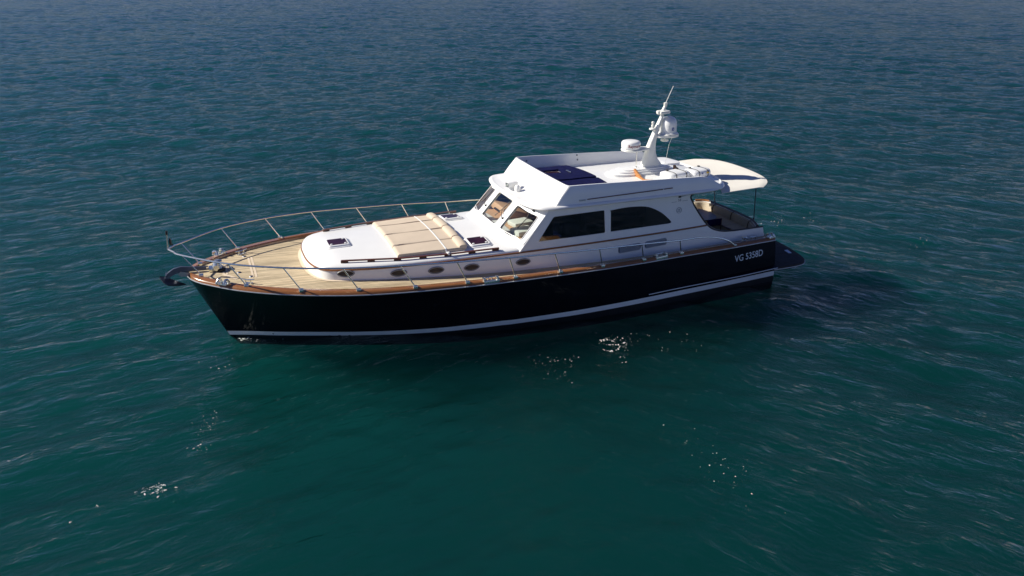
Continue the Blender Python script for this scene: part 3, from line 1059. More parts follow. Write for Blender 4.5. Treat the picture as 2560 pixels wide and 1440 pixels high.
# spotlight on the brow
q = MB()
q.lathe([(0.11, 0.0), (0.10, 0.03), (0.06, 0.06), (0.04, 0.13), (0.0, 0.13)], (7.93, -0.12, 3.19), 16, sx=1.5)
rot = Matrix.Rotation(R(12), 3, 'Z')
q.box((7.93, -0.12, 3.36), (0.34, 0.17, 0.15), 0.04, rot)
q.lathe([(0.075, 0.0), (0.09, 0.06), (0.08, 0.15), (0.045, 0.19), (0.0, 0.2)], (7.86, 0.14, 3.2), 14)
SPOT = q.build('searchlight', M['gelcoat'], YACHT)
q = MB()
q.box(Vector((7.93, -0.12, 3.36)) + rot @ Vector((0.172, 0, 0)), (0.01, 0.14, 0.12), 0.0, rot)
q.build('lamp_glass', M['lamp_glass'], SPOT)

# ---- mast plinth, mast, domes
m = MB()
def oval(x0, x1, w, z, n=40):
    out = []
    L = (x1 - x0)
    for j in range(n):
        a = 2 * math.pi * j / n
        cx = math.copysign(abs(math.cos(a)) ** 0.55, math.cos(a)); sy = math.copysign(abs(math.sin(a)) ** 0.8, math.sin(a))
        taper = 0.85 + 0.15 * (cx * 0.5 + 0.5)
        out.append(((x0 + x1) / 2 + L / 2 * cx, w * sy * taper, z))
    return out
rr = [oval(2.62, 4.90, 0.43, 3.30), oval(2.62, 4.88, 0.425, 3.43), oval(2.66, 4.80, 0.40, 3.445), oval(2.70, 4.72, 0.375, 3.45), oval(2.70, 4.70, 0.37, 3.485), oval(2.74, 4.62, 0.35, 3.495),
      oval(2.78, 4.54, 0.325, 3.50), oval(2.79, 4.52, 0.32, 3.53), oval(2.83, 4.44, 0.29, 3.54), oval(3.2, 4.1, 0.1, 3.542), oval(3.6, 3.7, 0.01, 3.542)]
m.grid(rr, cv=True)
PLINTH = m.build('mast_plinth', M['gelcoat'], YACHT, smooth=40)
m = MB()
prof = [(3.54, 3.72, 3.02, 0.17), (3.62, 3.71, 3.06, 0.165), (3.75, 3.675, 3.18, 0.15), (3.95, 3.62, 3.262, 0.13), (4.15, 3.555, 3.285, 0.115), (4.35, 3.47, 3.275, 0.105), (4.57, 3.372, 3.215, 0.095), (4.8, 3.262, 3.135, 0.08), (5.09, 3.125, 3.045, 0.06)]
rows = []
for z, xf, xr, w in prof:
    c = (xf + xr) / 2; l_ = (xf - xr) / 2
    rows.append([(c + l_ * math.copysign(abs(math.cos(a)) ** 0.6, math.cos(a)), w * math.copysign(abs(math.sin(a)) ** 0.75, math.sin(a)), z) for a in np.linspace(0, 2 * math.pi, 21)[:-1]])
m.grid(rows, cv=True)
m.box((3.065, 0, 5.155), (0.34, 0.30, 0.10), 0.045, Matrix.Rotation(R(3), 3, 'Y'))
m.lathe([(0.035, 0.0), (0.06, 0.02), (0.06, 0.09), (0.035, 0.11), (0.0, 0.11)], (3.24, 0.02, 5.10), 12)
m.tube([(3.075, 0, 5.18), (3.04, 0, 5.27), (3.01, 0, 5.33)], [0.062, 0.05, 0.045], 10)
m.lathe([(0.03, 0.0), (0.055, 0.03), (0.055, 0.11), (0.06, 0.13), (0.0, 0.13)], (3.005, 0, 5.30), 12)
MAST = m.build('mast', M['mast_white'], YACHT, smooth=40)
m = MB(); m.tube([(3.0, 0, 5.42), (2.775, 0, 5.91)], [0.011, 0.008], 6); m.build('whip_antenna', M['mast_white'], MAST)
m = MB()
m.lathe([(0.0, -0.03), (0.11, -0.025), (0.12, 0.0), (0.11, 0.02), (0.0, 0.025)], (3.39, 0, 4.675), 16, sx=1.0, sy=0.9)
m.lathe([(0.03, 0.02), (0.03, 0.06), (0.045, 0.07), (0.045, 0.12), (0.028, 0.13), (0.035, 0.16), (0.045, 0.19), (0.035, 0.22), (0.0, 0.23)], (3.40, 0, 4.67), 12)
m.build('navigation_light', M['mast_white'], MAST)
# platforms
m = MB()
rows = []
for z, g in ((4.405, 0.03), (4.42, 0.0), (4.48, 0.0), (4.495, 0.03)):
    rows.append([(2.86 + (0.36 - g) * math.cos(a) + 0.1 * max(0, math.cos(a)), (0.29 - g) * math.sin(a), z) for a in np.linspace(0, 2 * math.pi, 33)[:-1]])
m.grid(rows, cv=True); m.f.append(tuple(range(96, 128))); m.f.append(tuple(range(31, -1, -1)))
m.build('dome_platform', M['mast_white'], MAST)
m = MB()
rows = []
def rplat(g, z):
    o = []
    for a in np.linspace(0, 2 * math.pi, 41)[:-1]:
        c_, s_ = math.cos(a), math.sin(a)
        o.append((4.09 + (0.325 - g) * c_ if c_ > 0 else 4.09 + (0.72 - g) * c_, (0.31 - g) * s_ * (1 if c_ > 0 else (1 - 0.62 * abs(c_) ** 1.3)), z))
    return o
for z, g in ((4.055, 0.05), (4.07, 0.01), (4.10, 0.0), (4.125, 0.015), (4.132, 0.04)):
    rows.append(rplat(g, z))
m.grid(rows, cv=True); m.f.append(tuple(range(160, 200))); m.f.append(tuple(range(39, -1, -1)))
m.build('radar_platform', M['mast_white'], MAST)
m = MB(); m.tube([(3.9, 0, 4.06), (3.9, 0, 3.53)], 0.014, 8); m.lathe([(0.0, 0.015), (0.04, 0.012), (0.045, 0.0)], (3.9, 0, 3.54), 12)
m.build('support_pole', M['steel'], MAST)
m = MB()
m.lathe([(0.0, 0.012), (0.06, 0.012), (0.125, 0.0), (0.13, -0.015), (0.1, -0.04), (0.03, -0.045), (0.02, 0.0), (0.02, 0.11)], (2.95, 0, 4.31), 20)
m.build('horn_disc', M['mast_white'], MAST)
m = MB(); m.tube([(2.68, 0.0, 4.40), (2.72, -0.1, 4.1), (2.76, -0.2, 3.36)], 0.006, 5); m.build('signal_halyard', M['mast_white'], MAST)

m = MB()
m.lathe([(0.26, 0.0), (0.30, 0.01), (0.30, 0.035), (0.258, 0.05), (0.255, 0.28), (0.245, 0.36), (0.215, 0.44), (0.16, 0.495), (0.08, 0.525), (0.0, 0.53)], (2.85, 0, 4.49), 32)
SAT = m.build('satellite_dome', M['gelcoat'], YACHT)
m = MB()
def dome_pt(az, z, r=0.2565):
    return (2.85 + r * math.sin(az), r * math.cos(az), z)
for k, (a0, a1, z0, z1) in enumerate(((-0.20, 0.12, 4.615, 4.715),)):
    n = 6
    m.grid([[dome_pt(a0 + (a1 - a0) * i / n, z) for z in (z0, z1)] for i in range(n + 1)])
m.build('blue_badge', M['blue_badge'], SAT, recalc=False)
m = MB()
m.add([dome_pt(0.05, 4.70, 0.2585), dome_pt(-0.04, 4.70, 0.2585), dome_pt(-0.08, 4.66, 0.2585), dome_pt(-0.16, 4.645, 0.2585), dome_pt(-0.16, 4.635, 0.2585), dome_pt(-0.04, 4.645, 0.2585)], [(0, 1, 2, 3, 4, 5)])
m.build('badge_mark', M['letter'], SAT, recalc=False)
m = MB()
m.lathe([(0.25, 0.0), (0.275, 0.012), (0.285, 0.05), (0.288, 0.17), (0.28, 0.20), (0.255, 0.228), (0.20, 0.245), (0.1, 0.255), (0.0, 0.257)], (4.12, 0, 4.13), 36)
RADAR = m.build('radar_dome', M['gelcoat'], YACHT)
vs, fs = text_mesh('Raymarine', 0.115, 0.0022)
m = MB()
m.add([(4.12 + 0.2895 * math.sin(0.78 - v[0] / 0.2895), 0.2895 * math.cos(0.78 - v[0] / 0.2895), 4.205 + v[1]) for v in vs], fs)
m.build('lettering', M['red_letter'], RADAR, smooth=0, recalc=False)

# ---- flybridge fittings: hatch lid, chocks
m = MB()
out = round_poly([(2.52, -0.58), (2.50, -1.55), (1.98, -1.45), (1.86, -0.75), (1.95, -0.55)], 0.12)
rows = [[(x, y, 3.26) for x, y in out], [(x, y, 3.375) for x, y in out]]
c = Vector((2.18, -1.0))
for g, z in ((0.97, 3.392), (0.9, 3.397), (0.4, 3.40), (0.02, 3.40)):
    rows.append([(c.x + (x - c.x) * g, c.y + (y - c.y) * g, z) for x, y in out])
m.grid(rows, cv=True)
m.build('stowage_lid', M['gelcoat'], YACHT, smooth=40)
def chock(x, last=18):
    m = MB()
    o = [(0.30, 3.36), (0.30, 3.58), (0.345, 3.58), (0.40, 3.54), (0.46, 3.53), (0.54, 3.475), (0.62, 3.465), (0.70, 3.42), (0.80, 3.40), (0.92, 3.395), (1.05, 3.42), (1.2, 3.455), (1.42, 3.50), (1.46, 3.49), (1.44, 3.43), (1.2, 3.37), (0.9, 3.315), (0.7, 3.325)]
    o = o[:7] + [(0.64, 3.34)] + o[-1:] if last < 18 else o
    m.prism(o, lambda p: (x - 0.03, p[0], p[1]), lambda p: (x + 0.03, p[0], p[1]))
    m.build('dinghy_chock', M['varnish_bright'], YACHT, bevel=0.006)
chock(4.12)
chock(2.74, 7)

# ---- guard rails
tops = [(17.30, 0.08, 2.60), (17.20, 0.26, 2.592), (17.03, 0.515, 2.569), (15.995, 1.52, 2.550), (14.766, 2.185, 2.507), (13.411, 2.586, 2.446), (12.03, 2.753, 2.381), (10.59, 2.84, 2.318), (9.167, 2.84, 2.244),
        (7.875, 2.83, 2.19), (6.517, 2.77, 2.122), (5.139, 2.67, 2.051), (3.794, 2.52, 1.955), (3.05, 2.43, 1.925), (2.48, 2.36, 1.83), (2.0, 2.33, 1.67), (1.70, 2.30, 1.47)]
feet = [(16.642, 0.441), (15.627, 1.50), (14.40, 2.19), (13.066, 2.56), (11.68, 2.75), (10.31, 2.775), (8.98, 2.765), (7.656, 2.72), (6.34, 2.64), (4.965, 2.52), (3.626, 2.37)]
RAIL = {}
for s in (1, -1):
    q = MB()
    q.tube(cr([(x, s * y, z) for x, y, z in tops], 5), 0.023, 8)
    RAIL[s] = q.build('guard_rail', M['steel'], YACHT)
    for (fx, fy), (tx, ty, tz) in zip(feet, tops[2:13]):
        q = MB()
        z = zcap(fx)
        q.tube([(fx, s * fy, z + 0.02), (tx, s * ty, tz)], 0.016, 8)
        q.box((fx, s * (fy + 0.015), z + 0.012), (0.12, 0.12, 0.075), 0.02)
        q.build('stanchion', M['steel'], RAIL[s])
    q = MB(); q.box((1.69, s * 2.30, zcap(1.7) + 0.015), (0.09, 0.08, 0.05), 0.015); q.build('rail_foot', M['steel'], RAIL[s])
q = MB(); q.tube(cr([(17.30, 0.08, 2.60), (17.33, 0.0, 2.602), (17.30, -0.08, 2.60)], 4), 0.019, 8); q.build('rail_nose', M['steel'], YACHT)
q = MB()
q.tube([(17.335, 0, 2.56), (17.31, 0, 2.95)], 0.017, 8)
q.tube([(17.31, 0, 2.95), (17.30, 0, 3.07)], [0.019, 0.024], 8)
JACK = q.build('jackstaff', M['steel'], YACHT)
q = MB(); q.tube([(17.307, 0, 2.98), (17.297, 0, 3.08)], 0.026, 8)
q.lathe([(0.0, -0.1), (0.035, -0.08), (0.045, 0.0), (0.03, 0.07), (0.0, 0.09)], (17.25, 0.0, 2.80), 10, sx=0.8)
q.tube([(17.25, 0, 2.72), (17.22, 0.01, 2.68), (17.20, 0, 2.74)], 0.015, 6)
q.build('rolled_pennant', M['black'], JACK)

# ---- bow roller, windlass
m = MB()
for y in (-0.085, 0.085):
    o = [(16.35, 1.90), (16.9, 1.93), (17.12, 1.99), (17.2, 1.93), (17.12, 1.86), (16.9, 1.83), (16.35, 1.86)]
    m.prism(o, lambda p: (p[0], y - 0.012, p[1]), lambda p: (p[0], y + 0.012, p[1]))
m.tube([(17.1, -0.09, 1.90), (17.1, 0.09, 1.90)], 0.05, 10)
m.build('bow_roller', M['dull_steel'], YACHT)
m = MB()
zc = zdeck(16.25, 0.05)
m.box((16.28, 0.03, zc + 0.06), (0.34, 0.26, 0.12), 0.04)
m.tube([(16.26, -0.09, zc + 0.11), (16.26, 0.18, zc + 0.11)], [0.09, 0.075], 14)
m.lathe([(0.13, 0.0), (0.12, 0.06), (0.08, 0.10), (0.07, 0.14), (0.10, 0.19), (0.105, 0.215), (0.06, 0.24), (0.0, 0.245)], (16.20, -0.10, zc), 18)
WIND = m.build('anchor_windlass', M['steel'], YACHT)
m = MB(); m.lathe([(0.10, 0.0), (0.12, 0.03), (0.12, 0.06), (0.09, 0.09), (0.0, 0.09)], (16.15, 0.1, zc), 14); m.build('chain_wheel', M['black'], WIND)
m = MB()
m.tube([(16.6, 0, zc + 0.05), (16.3, 0.03, zc + 0.08)], 0.018, 6)
m.build('anchor_chain', M['galv'], WIND)

# ---- deck hatches
def deck_hatch(x0, x1, y0, y1, zf):
    cx, cy = (x0 + x1) / 2, (y0 + y1) / 2
    w, h = x1 - x0, y1 - y0
    m = MB()
    rows = []
    for g, dz in ((0.10, -0.03), (0.10, 0.012), (0.09, 0.022), (0.055, 0.024), (0.05, 0.05), (0.035, 0.062), (0.0, 0.062), (-0.01, 0.045)):
        rows.append([(x, y, zf(x, y) + dz) for x, y in rrect(cx, cy, w + 2 * g, h + 2 * g, 0.05 + max(0, g) * 0.6)])
    m.grid(rows, cv=True)
    a = m.build('deck_hatch', M['gelcoat'], YACHT, smooth=40)
    m = MB()
    ol = rrect(cx, cy, w + 0.005, h + 0.005, 0.05)
    m.add([(x, y, zf(x, y) + 0.060) for x, y in ol], [tuple(range(len(ol)))])
    m.build('hatch_pane', M['hatch_glass'], a, smooth=0)
    for ex, ey in ((1, 1), (-1, -1), (-1, 1)):
        m = MB()
        px, py = cx + ex * (w / 2 - 0.06), cy + ey * (h / 2 - 0.06)
        m.lathe([(0.0, 0.078), (0.03, 0.076), (0.034, 0.06)], (px, py, zf(px, py)), 10)
        m.build('hatch_catch', M['gelcoat'], a)
deck_hatch(12.85, 13.35, -0.26, 0.26, roof_z)
deck_hatch(9.24, 9.73, 0.99, 1.49, roof_z)
deck_hatch(9.24, 9.73, -1.49, -0.99, roof_z)

# teak handrails on the coachroof
for s in (1, -1):
    m = MB()
    hp = lambda x: ip(x, [9.1, 10.4, 11.8, 13.25], [1.885, 1.85, 1.71, 1.40])
    n = 40
    xs = np.linspace(13.25, 9.1, n)
    m.grid([[(x, s * (hp(x) - 0.028), roof_z(x, hp(x)) + 0.045), (x, s * (hp(x) - 0.028), roof_z(x, hp(x)) + 0.072), (x, s * (hp(x) + 0.028), roof_z(x, hp(x)) + 0.068), (x, s * (hp(x) + 0.028), roof_z(x, hp(x)) + 0.042)] for x in xs], cv=True)
    k = len(m.v)
    m.f.append((0, 1, 2, 3)); m.f.append((k - 4, k - 3, k - 2, k - 1))
    for i in range(7):
        x = 13.17 - i * (13.17 - 9.2) / 6
        for q_ in (0,):
            m.box((x, s * hp(x), roof_z(x, hp(x)) + 0.02), (0.19, 0.055, 0.075), 0.01, Matrix.Rotation(s * -math.atan2(hp(x - 0.1) - hp(x + 0.1), 0.2), 3, 'Z'))
    m.build('coachroof_handrail', M['varnish_dark'], YACHT, smooth=30)

# ---- swim platform
PL = cr([(-0.02, 2.16), (-0.4, 2.17), (-0.9, 2.15), (-1.25, 2.05), (-1.45, 1.86), (-1.56, 1.62), (-1.68, 1.1), (-1.77, 0.5), (-1.80, 0.0)], 4)
full = PL + [(x, -y) for x, y in PL[::-1][1:]]
m = MB()
rows = []
cx = -0.7
for g, z in ((0.9, 0.34), (0.985, 0.35), (1.0, 0.37), (1.0, 0.455), (0.99, 0.47), (0.97, 0.474)):
    rows.append([(cx + (x - cx) * (g if x < cx else 1), y * g, z) for x, y in full])
m.grid(rows)
n = len(full)
m.f.append(tuple(range(5 * n, 6 * n))); m.f.append(tuple(range(n - 1, -1, -1)))
PLAT = m.build('swim_platform', M['platform'], YACHT, smooth=40)
m = MB(); m.tube([(x - (0.012 if x < -1 else 0), y * 1.004, 0.40) for x, y in full], 0.014, 6); m.build('platform_trim', M['dull_steel'], PLAT)
for out in (round_poly([(-0.45, 1.95), (-1.05, 1.93), (-1.36, 1.72), (-1.48, 1.42), (-0.45, 1.32)], 0.08), round_poly([(-0.35, 1.18), (-1.52, 1.2), (-1.60, 0.6), (-0.35, 0.5)], 0.05), round_poly([(-0.35, 0.3), (-1.6, 0.4), (-1.64, -0.4), (-0.35, -0.3)], 0.05),
            round_poly([(-0.45, -1.95), (-1.05, -1.93), (-1.36, -1.72), (-1.48, -1.42), (-0.45, -1.32)], 0.08)):
    m = MB(); m.prism(out, lambda p: (p[0], p[1], 0.470), lambda p: (p[0], p[1], 0.479)); m.build('teak_grating', M['grate'], PLAT, smooth=0)
m = MB(); m.prism(round_poly([(-1.36, 0.97), (-1.5, 0.97), (-1.42, 1.27), (-1.31, 1.25)], 0.02), lambda p: (p[0], p[1], 0.476), lambda p: (p[0], p[1], 0.492)); m.build('ladder_lid', M['letter'], PLAT, smooth=0)
m = MB(); m.box((-0.12, 0.9, 1.03), (0.14, 0.9, 0.62), 0.05); m.box((-0.25, 1.5, 0.80), (0.34, 0.22, 0.62), 0.06)
m.build('stern_steps', M['dark_trim'], YACHT)

# ---- cockpit: sole, bench, coaming round the stern, rear bulkhead door
m = MB(); m.box((1.6, 0, 0.98), (2.9, 3.2, 0.04)); m.build('cockpit_sole', M['dark_floor'], YACHT)
SEAT = MB()
SEAT.box((0.52, 0.05, 1.19), (0.62, 2.5, 0.42), 0.03)
SEAT.box((1.0, -1.42, 1.19), (1.2, 0.42, 0.42), 0.03)
BENCH = SEAT.build('cockpit_bench', M['cream'], YACHT)
for y0, y1 in ((-1.22, -0.52), (-0.50, 0.52), (0.54, 1.32)):
    m = MB(); m.box((0.53, (y0 + y1) / 2, 1.43), (0.60, y1 - y0, 0.10), 0.035); m.build('seat_cushion', M['cream_cushion'], BENCH)
bpts = cr([(0.62, -1.5), (0.33, -1.38), (0.20, -1.1), (0.16, -0.5), (0.15, 0.0), (0.16, 0.5), (0.20, 1.0), (0.28, 1.32), (0.36, 1.5)], 6)
secs = [(0, 14), (14, 25), (25, 37), (37, 48)]
for a, b in secs:
    m = MB()
    rows = []
    P = bpts[a:b + 1]
    for i, (x, y) in enumerate(P):
        e = 0.012 if i in (0, len(P) - 1) else 0.0
        t = Vector((P[min(i + 1, len(P) - 1)][0] - P[max(i - 1, 0)][0], P[min(i + 1, len(P) - 1)][1] - P[max(i - 1, 0)][1])).normalized()
        nx, ny = t.y, -t.x
        zt = 1.715 - 0.05 * smooth01((y - 0.9) / 0.6)
        rows.append([(x + nx * (0.11 - e), y + ny * (0.11 - e), 1.42), (x + nx * (0.10 - e), y + ny * (0.10 - e), 1.60), (x + nx * (0.07 - e), y + ny * (0.07 - e), zt - 0.01), (x + nx * 0.02, y + ny * 0.02, zt), (x + nx * 0.005, y + ny * 0.005, zt - 0.05), (x, y, 1.42)])
    m.grid(rows)
    k = len(m.v)
    m.f.append((0, 1, 2, 3, 4, 5)); m.f.append(tuple(range(k - 6, k)))
    m.build('backrest_cushion', M['cream_cushion'], BENCH, smooth=45)
for k in (14, 25, 37):
    x, y = bpts[k]
    m = MB(); m.tube([(x + 0.118, y * 0.99, 1.43), (x + 0.108, y * 0.99, 1.60), (x + 0.07, y, 1.712), (x, y, 1.72)], 0.012, 6)
    m.build('cushion_piping', M['dark_trim'], BENCH)
m = MB()
rows = []
for x, y in bpts:
    zt = 1.73 - 0.05 * smooth01((y - 0.9) / 0.6)
    xo = x - 0.10 if abs(y) < 1.2 else x - 0.06
    yo = y * 1.05
    rows.append([(x, y, 1.36), (x, y, zt), (xo, yo, zt), (xo - 0.02, yo, 1.33)])
m.grid(rows)
m.build('stern_coaming', M['gelcoat'], YACHT, smooth=40)
m = MB()
m.tube([(x - 0.05, y * 1.025, 1.735 - 0.05 * smooth01((y - 0.9) / 0.6)) for x, y in bpts], 0.042, 8)
STC = m.build('coaming_cap', M['dark_trim'], YACHT)
m = MB(); m.tube([(x - 0.05, y * 1.025, 1.743) for x, y in bpts[:11]], 0.045, 8); m.build('teak_cap', M['varnish'], STC)
m = MB(); m.tube([(x - 0.16, y * 1.0, 1.42) for x, y in bpts], 0.06, 8); m.build('stern_fender_strip', M['dark_trim'], YACHT)
m = MB(); m.box((3.01, 0.1, 2.0), (0.03, 1.9, 1.95)); m.box((3.0, -1.2, 2.2), (0.03, 0.6, 1.0)); m.build('saloon_door', M['tinted'], YACHT)
m = plate([(0.35, 1.0), (2.9, 1.0), (2.9, 1.9), (2.0, 1.75), (0.35, 1.66)], [], lambda u, v, o: (u, -(yhouse(u, v) - 0.075 + o), v), 0.01, 0.5); m.build('cockpit_lining', M['cream'], YACHT)
m = plate([(0.35, 1.0), (2.9, 1.0), (2.9, 1.9), (2.0, 1.75), (0.35, 1.62)], [], lambda u, v, o: (u, (yhouse(u, v) - 0.075 + o), v), 0.01, 0.5); m.build('cockpit_lining', M['cream'], YACHT)

# ---- awning over the cockpit
m = MB()
rows_t, rows_b = [], []
nv, nu = 18, 28
for i in range(nu + 1):
    y = -1.96 + 3.92 * i / nu
    a = abs(y) / 1.96
    xa = 0.0 + 0.12 * a ** 2 + 0.50 * a ** 7
    xf = 1.80 + 0.30 * a ** 3
    r_t, r_b = [], []
    for j in range(nv + 1):
        t = j / nv
        x = xf + (xa - xf) * t
        z = 3.185 - 0.115 * a ** 2.2 + 0.05 * t - 0.03 * math.sin(math.pi * t) * (1 - a * a) - 0.02 * smooth01((t - 0.9) / 0.1) - 0.03 * smooth01((a - 0.93) / 0.07)
        r_t.append((x, y, z)); r_b.append((x, y, z - 0.018))
    rows_t.append(r_t); rows_b.append(r_b)
m.grid(rows_t); m.grid(rows_b)
for rr in (0, -1):
    m.grid([rows_t[rr], rows_b[rr]])
m.grid([[r[-1] for r in rows_t], [r[-1] for r in rows_b]])
AWN = m.build('awning', M['cream_canvas'], YACHT, smooth=50)
for s in (1, -1):
    q = MB(); q.tube([(0.10, s * 1.06, 1.72), (0.22, s * 1.12, 3.19)], 0.016, 8); q.lathe([(0.03, 0.0), (0.025, 0.05), (0.016, 0.06)], (0.10, s * 1.06, 1.75), 10); q.build('awning_pole', M['galv'], AWN)

# ---- saloon interior seen through the glass
m = MB(); m.box((5.8, 0, 1.36), (5.0, 3.75, 0.04)); m.build('saloon_sole', M['dark_floor'], YACHT)
m = MB(); m.box((8.12, 0, 2.17), (1.0, 3.55, 0.05)); DASH = m.build('dashboard', M['tan'], YACHT)
m = MB()
m.box((7.62, -1.1, 2.27), (0.75, 1.35, 0.24), 0.07, Matrix.Rotation(R(-14), 3, 'Y'))
m.build('instrument_binnacle', M['tan'], DASH)
m = MB(); m.box((7.98, -1.15, 2.31), (0.14, 0.42, 0.06), 0.03, Matrix.Rotation(R(-14), 3, 'Y')); m.lathe([(0.07, 0.0), (0.07, 0.03), (0.05, 0.07), (0.0, 0.085)], (7.45, -1.25, 2.43), 14)
m.build('compass', M['black'], DASH)
m = MB(); m.box((7.75, -0.1, 1.76), (0.7, 3.5, 0.76)); m.build('console', M['dark_floor'], YACHT)
m = MB(); m.box((7.6, 1.62, 2.15), (0.85, 0.5, 0.05), 0.01, Matrix.Rotation(R(-8), 3, 'Z')); m.build('side_shelf', M['varnish_bright'], YACHT)
m = MB(); m.box((5.4, -1.3, 1.75), (2.6, 0.7, 0.75), 0.08); m.box((5.4, -1.62, 2.2), (2.6, 0.18, 0.4), 0.08); m.build('saloon_sofa', M['varnish_dark'], YACHT)
m = MB(); m.box((4.2, -0.75, 2.2), (2.2, 0.3, 1.6), 0.02); m.build('added_dark_screen', M['varnish_dark'], YACHT)  # dark box added to hide a pale sunlit strip behind the aft window
m = MB(); m.box((6.6, 0.8, 1.9), (0.6, 0.6, 1.0), 0.1); m.build('helm_seat', M['navy'], YACHT)

# ------------------------------------------------------------------ loose things on board
m = MB()
c0 = (17.2, 0.0, 1.95)
rows = []
for x, z, w, h in ((16.5, 1.985, 0.035, 0.05), (16.9, 2.03, 0.04, 0.065), (17.1, 2.055, 0.05, 0.08), (17.28, 2.015, 0.055, 0.09), (17.42, 1.935, 0.06, 0.085), (17.50, 1.84, 0.06, 0.08)):
    rows.append([(x, -w, z - h), (x, -w * 0.7, z + h * 0.6), (x, w * 0.7, z + h * 0.6), (x, w, z - h)])
m.grid(rows, cv=True)
k = len(m.v); m.f.append((0, 1, 2, 3)); m.f.append((k - 4, k - 3, k - 2, k - 1))
tip = (17.05, 0.0, 1.615)
for s in (1, -1):
    P = [(17.64, s * 0.03, 1.90), (17.56, s * 0.22, 1.81), (17.46, s * 0.24, 1.73), (17.27, s * 0.14, 1.66), tip, (17.30, 0.0, 1.76), (17.50, 0.0, 1.88)]
    n = len(m.v)
    m.add(P + [(a, b * 0.9, c - 0.03) for a, b, c in P], [(0, 1, 2, 6), (2, 3, 5, 6), (3, 4, 5), (7, 8, 9, 13), (9, 10, 12, 13), (10, 11, 12), (0, 1, 8, 7), (1, 2, 9, 8), (2, 3, 10, 9), (3, 4, 11, 10)])
m.tube([(17.47, -0.12, 1.93), (17.47, 0.12, 1.93)], 0.018, 8)
a = m.build('anchor', M['galv'], None, loc=c0, smooth=30)
tag(a, 'dark grey plough anchor hanging on the roller at the tip of the bow', 'anchor')

# sunbed: four sections lying on the coachroof, each with a bolster at its after end
sec_lab = ['beige sunbed mattress section on the starboard side, beside the far handrail', 'beige sunbed mattress section just to starboard of the middle seam',
           'beige sunbed mattress section just to port of the middle seam', 'beige sunbed mattress section on the port side, beside the near handrail']
ys = [-1.64, -0.93, 0.0, 0.93, 1.64]
for i in range(4):
    y0, y1 = ys[i] + 0.013, ys[i + 1] - 0.013
    root = empty('sunbed_mattress', (11.0, (y0 + y1) / 2, roof_z(11.0, (y0 + y1) / 2)), sec_lab[i], 'mattress', 'sunbed mattress sections on the coachroof')
    m = MB()
    rows_ = []
    nx, nyy = 40, 26
    rs = random.Random(i)
    for a in range(nx + 1):
        x = 11.80 - (11.80 - 10.02) * a / nx
        r = []
        for b in range(nyy + 1):
            t = b / nyy
            lim = 1.60 - max(0, x - 10.6) * 0.06 if x > 10.6 else 1.64
            y = max(-lim, min(lim, y0 + (y1 - y0) * t))
            e = min(t, 1 - t) * 2; ex = min(a / nx, 1 - a / nx)
            pf = min(1, e * 13.0) ** 0.5 * min(1, ex * 50) ** 0.5
            gap = 0.012 * math.exp(-((x - 11.2) / 0.28) ** 2) * (1 if i < 3 else 0) * max(0, t - 0.75) * 4
            z = roof_z(x, y) + 0.045 + 0.042 * pf - gap + 0.004 * math.sin(3.1 * x + 2 * i) * pf
            r.append((x, y, z))
        rows_.append(r)
    m.grid(rows_)
    skirt = [rows_[0], [(x + 0.004, y, roof_z(x, y) - 0.01) for x, y, z in rows_[0]]]
    m.grid(skirt)
    m.grid([rows_[-1], [(x, y, roof_z(x, y) - 0.01) for x, y, z in rows_[-1]]])
    for e in (0, -1):
        m.grid([[r[e] for r in rows_], [(r[e][0], r[e][1], roof_z(r[e][0], r[e][1]) - 0.01) for r in rows_]])
    m.build('mattress', M['cushion'], root, smooth=50)
    m = MB()
    rows_ = []
    yy0, yy1 = y0 + 0.012, y1 - 0.012
    for b in range(11):
        t = b / 10
        y = yy0 + (yy1 - yy0) * t
        e = min(t, 1 - t)
        sc_ = 0.84 + 0.16 * min(1, e / 0.06) ** 0.5
        ring = []
        for j in range(14):
            an = 2 * math.pi * j / 14
            ring.append((10.02 + 0.13 * sc_ * math.cos(an), y, roof_z(10.06, y) + 0.09 + 0.078 * sc_ * math.copysign(abs(math.sin(an)) ** 0.7, math.sin(an))))
        rows_.append(ring)
    m.grid(rows_, cv=True)
    k = len(m.v); m.f.append(tuple(range(14))[::-1]); m.f.append(tuple(range(k - 14, k)))
    m.build('bolster', M['cushion'], root, smooth=60)
m = MB()
rows_ = []
for y in np.linspace(-1.84, 1.84, 60):
    w = 0.022
    z = roof_z(10.5, y) + (0.098 if abs(y) < 1.6 else 0.03)
    rows_.append([(10.5 - w, y, z), (10.5, y, z + 0.006), (10.5 + w, y, z)])
m.grid(rows_)
m.box((10.5, 1.84, roof_z(10.5, 1.84) + 0.07), (0.06, 0.08, 0.09), 0.02)
a = m.build('hold_down_strap', M['white_strap'], None, loc=(10.5, 0, roof_z(10.5, 0) + 0.09))
tag(a, 'thin white strap stretched across the beige sunbed and tied to the near handrail', 'strap')

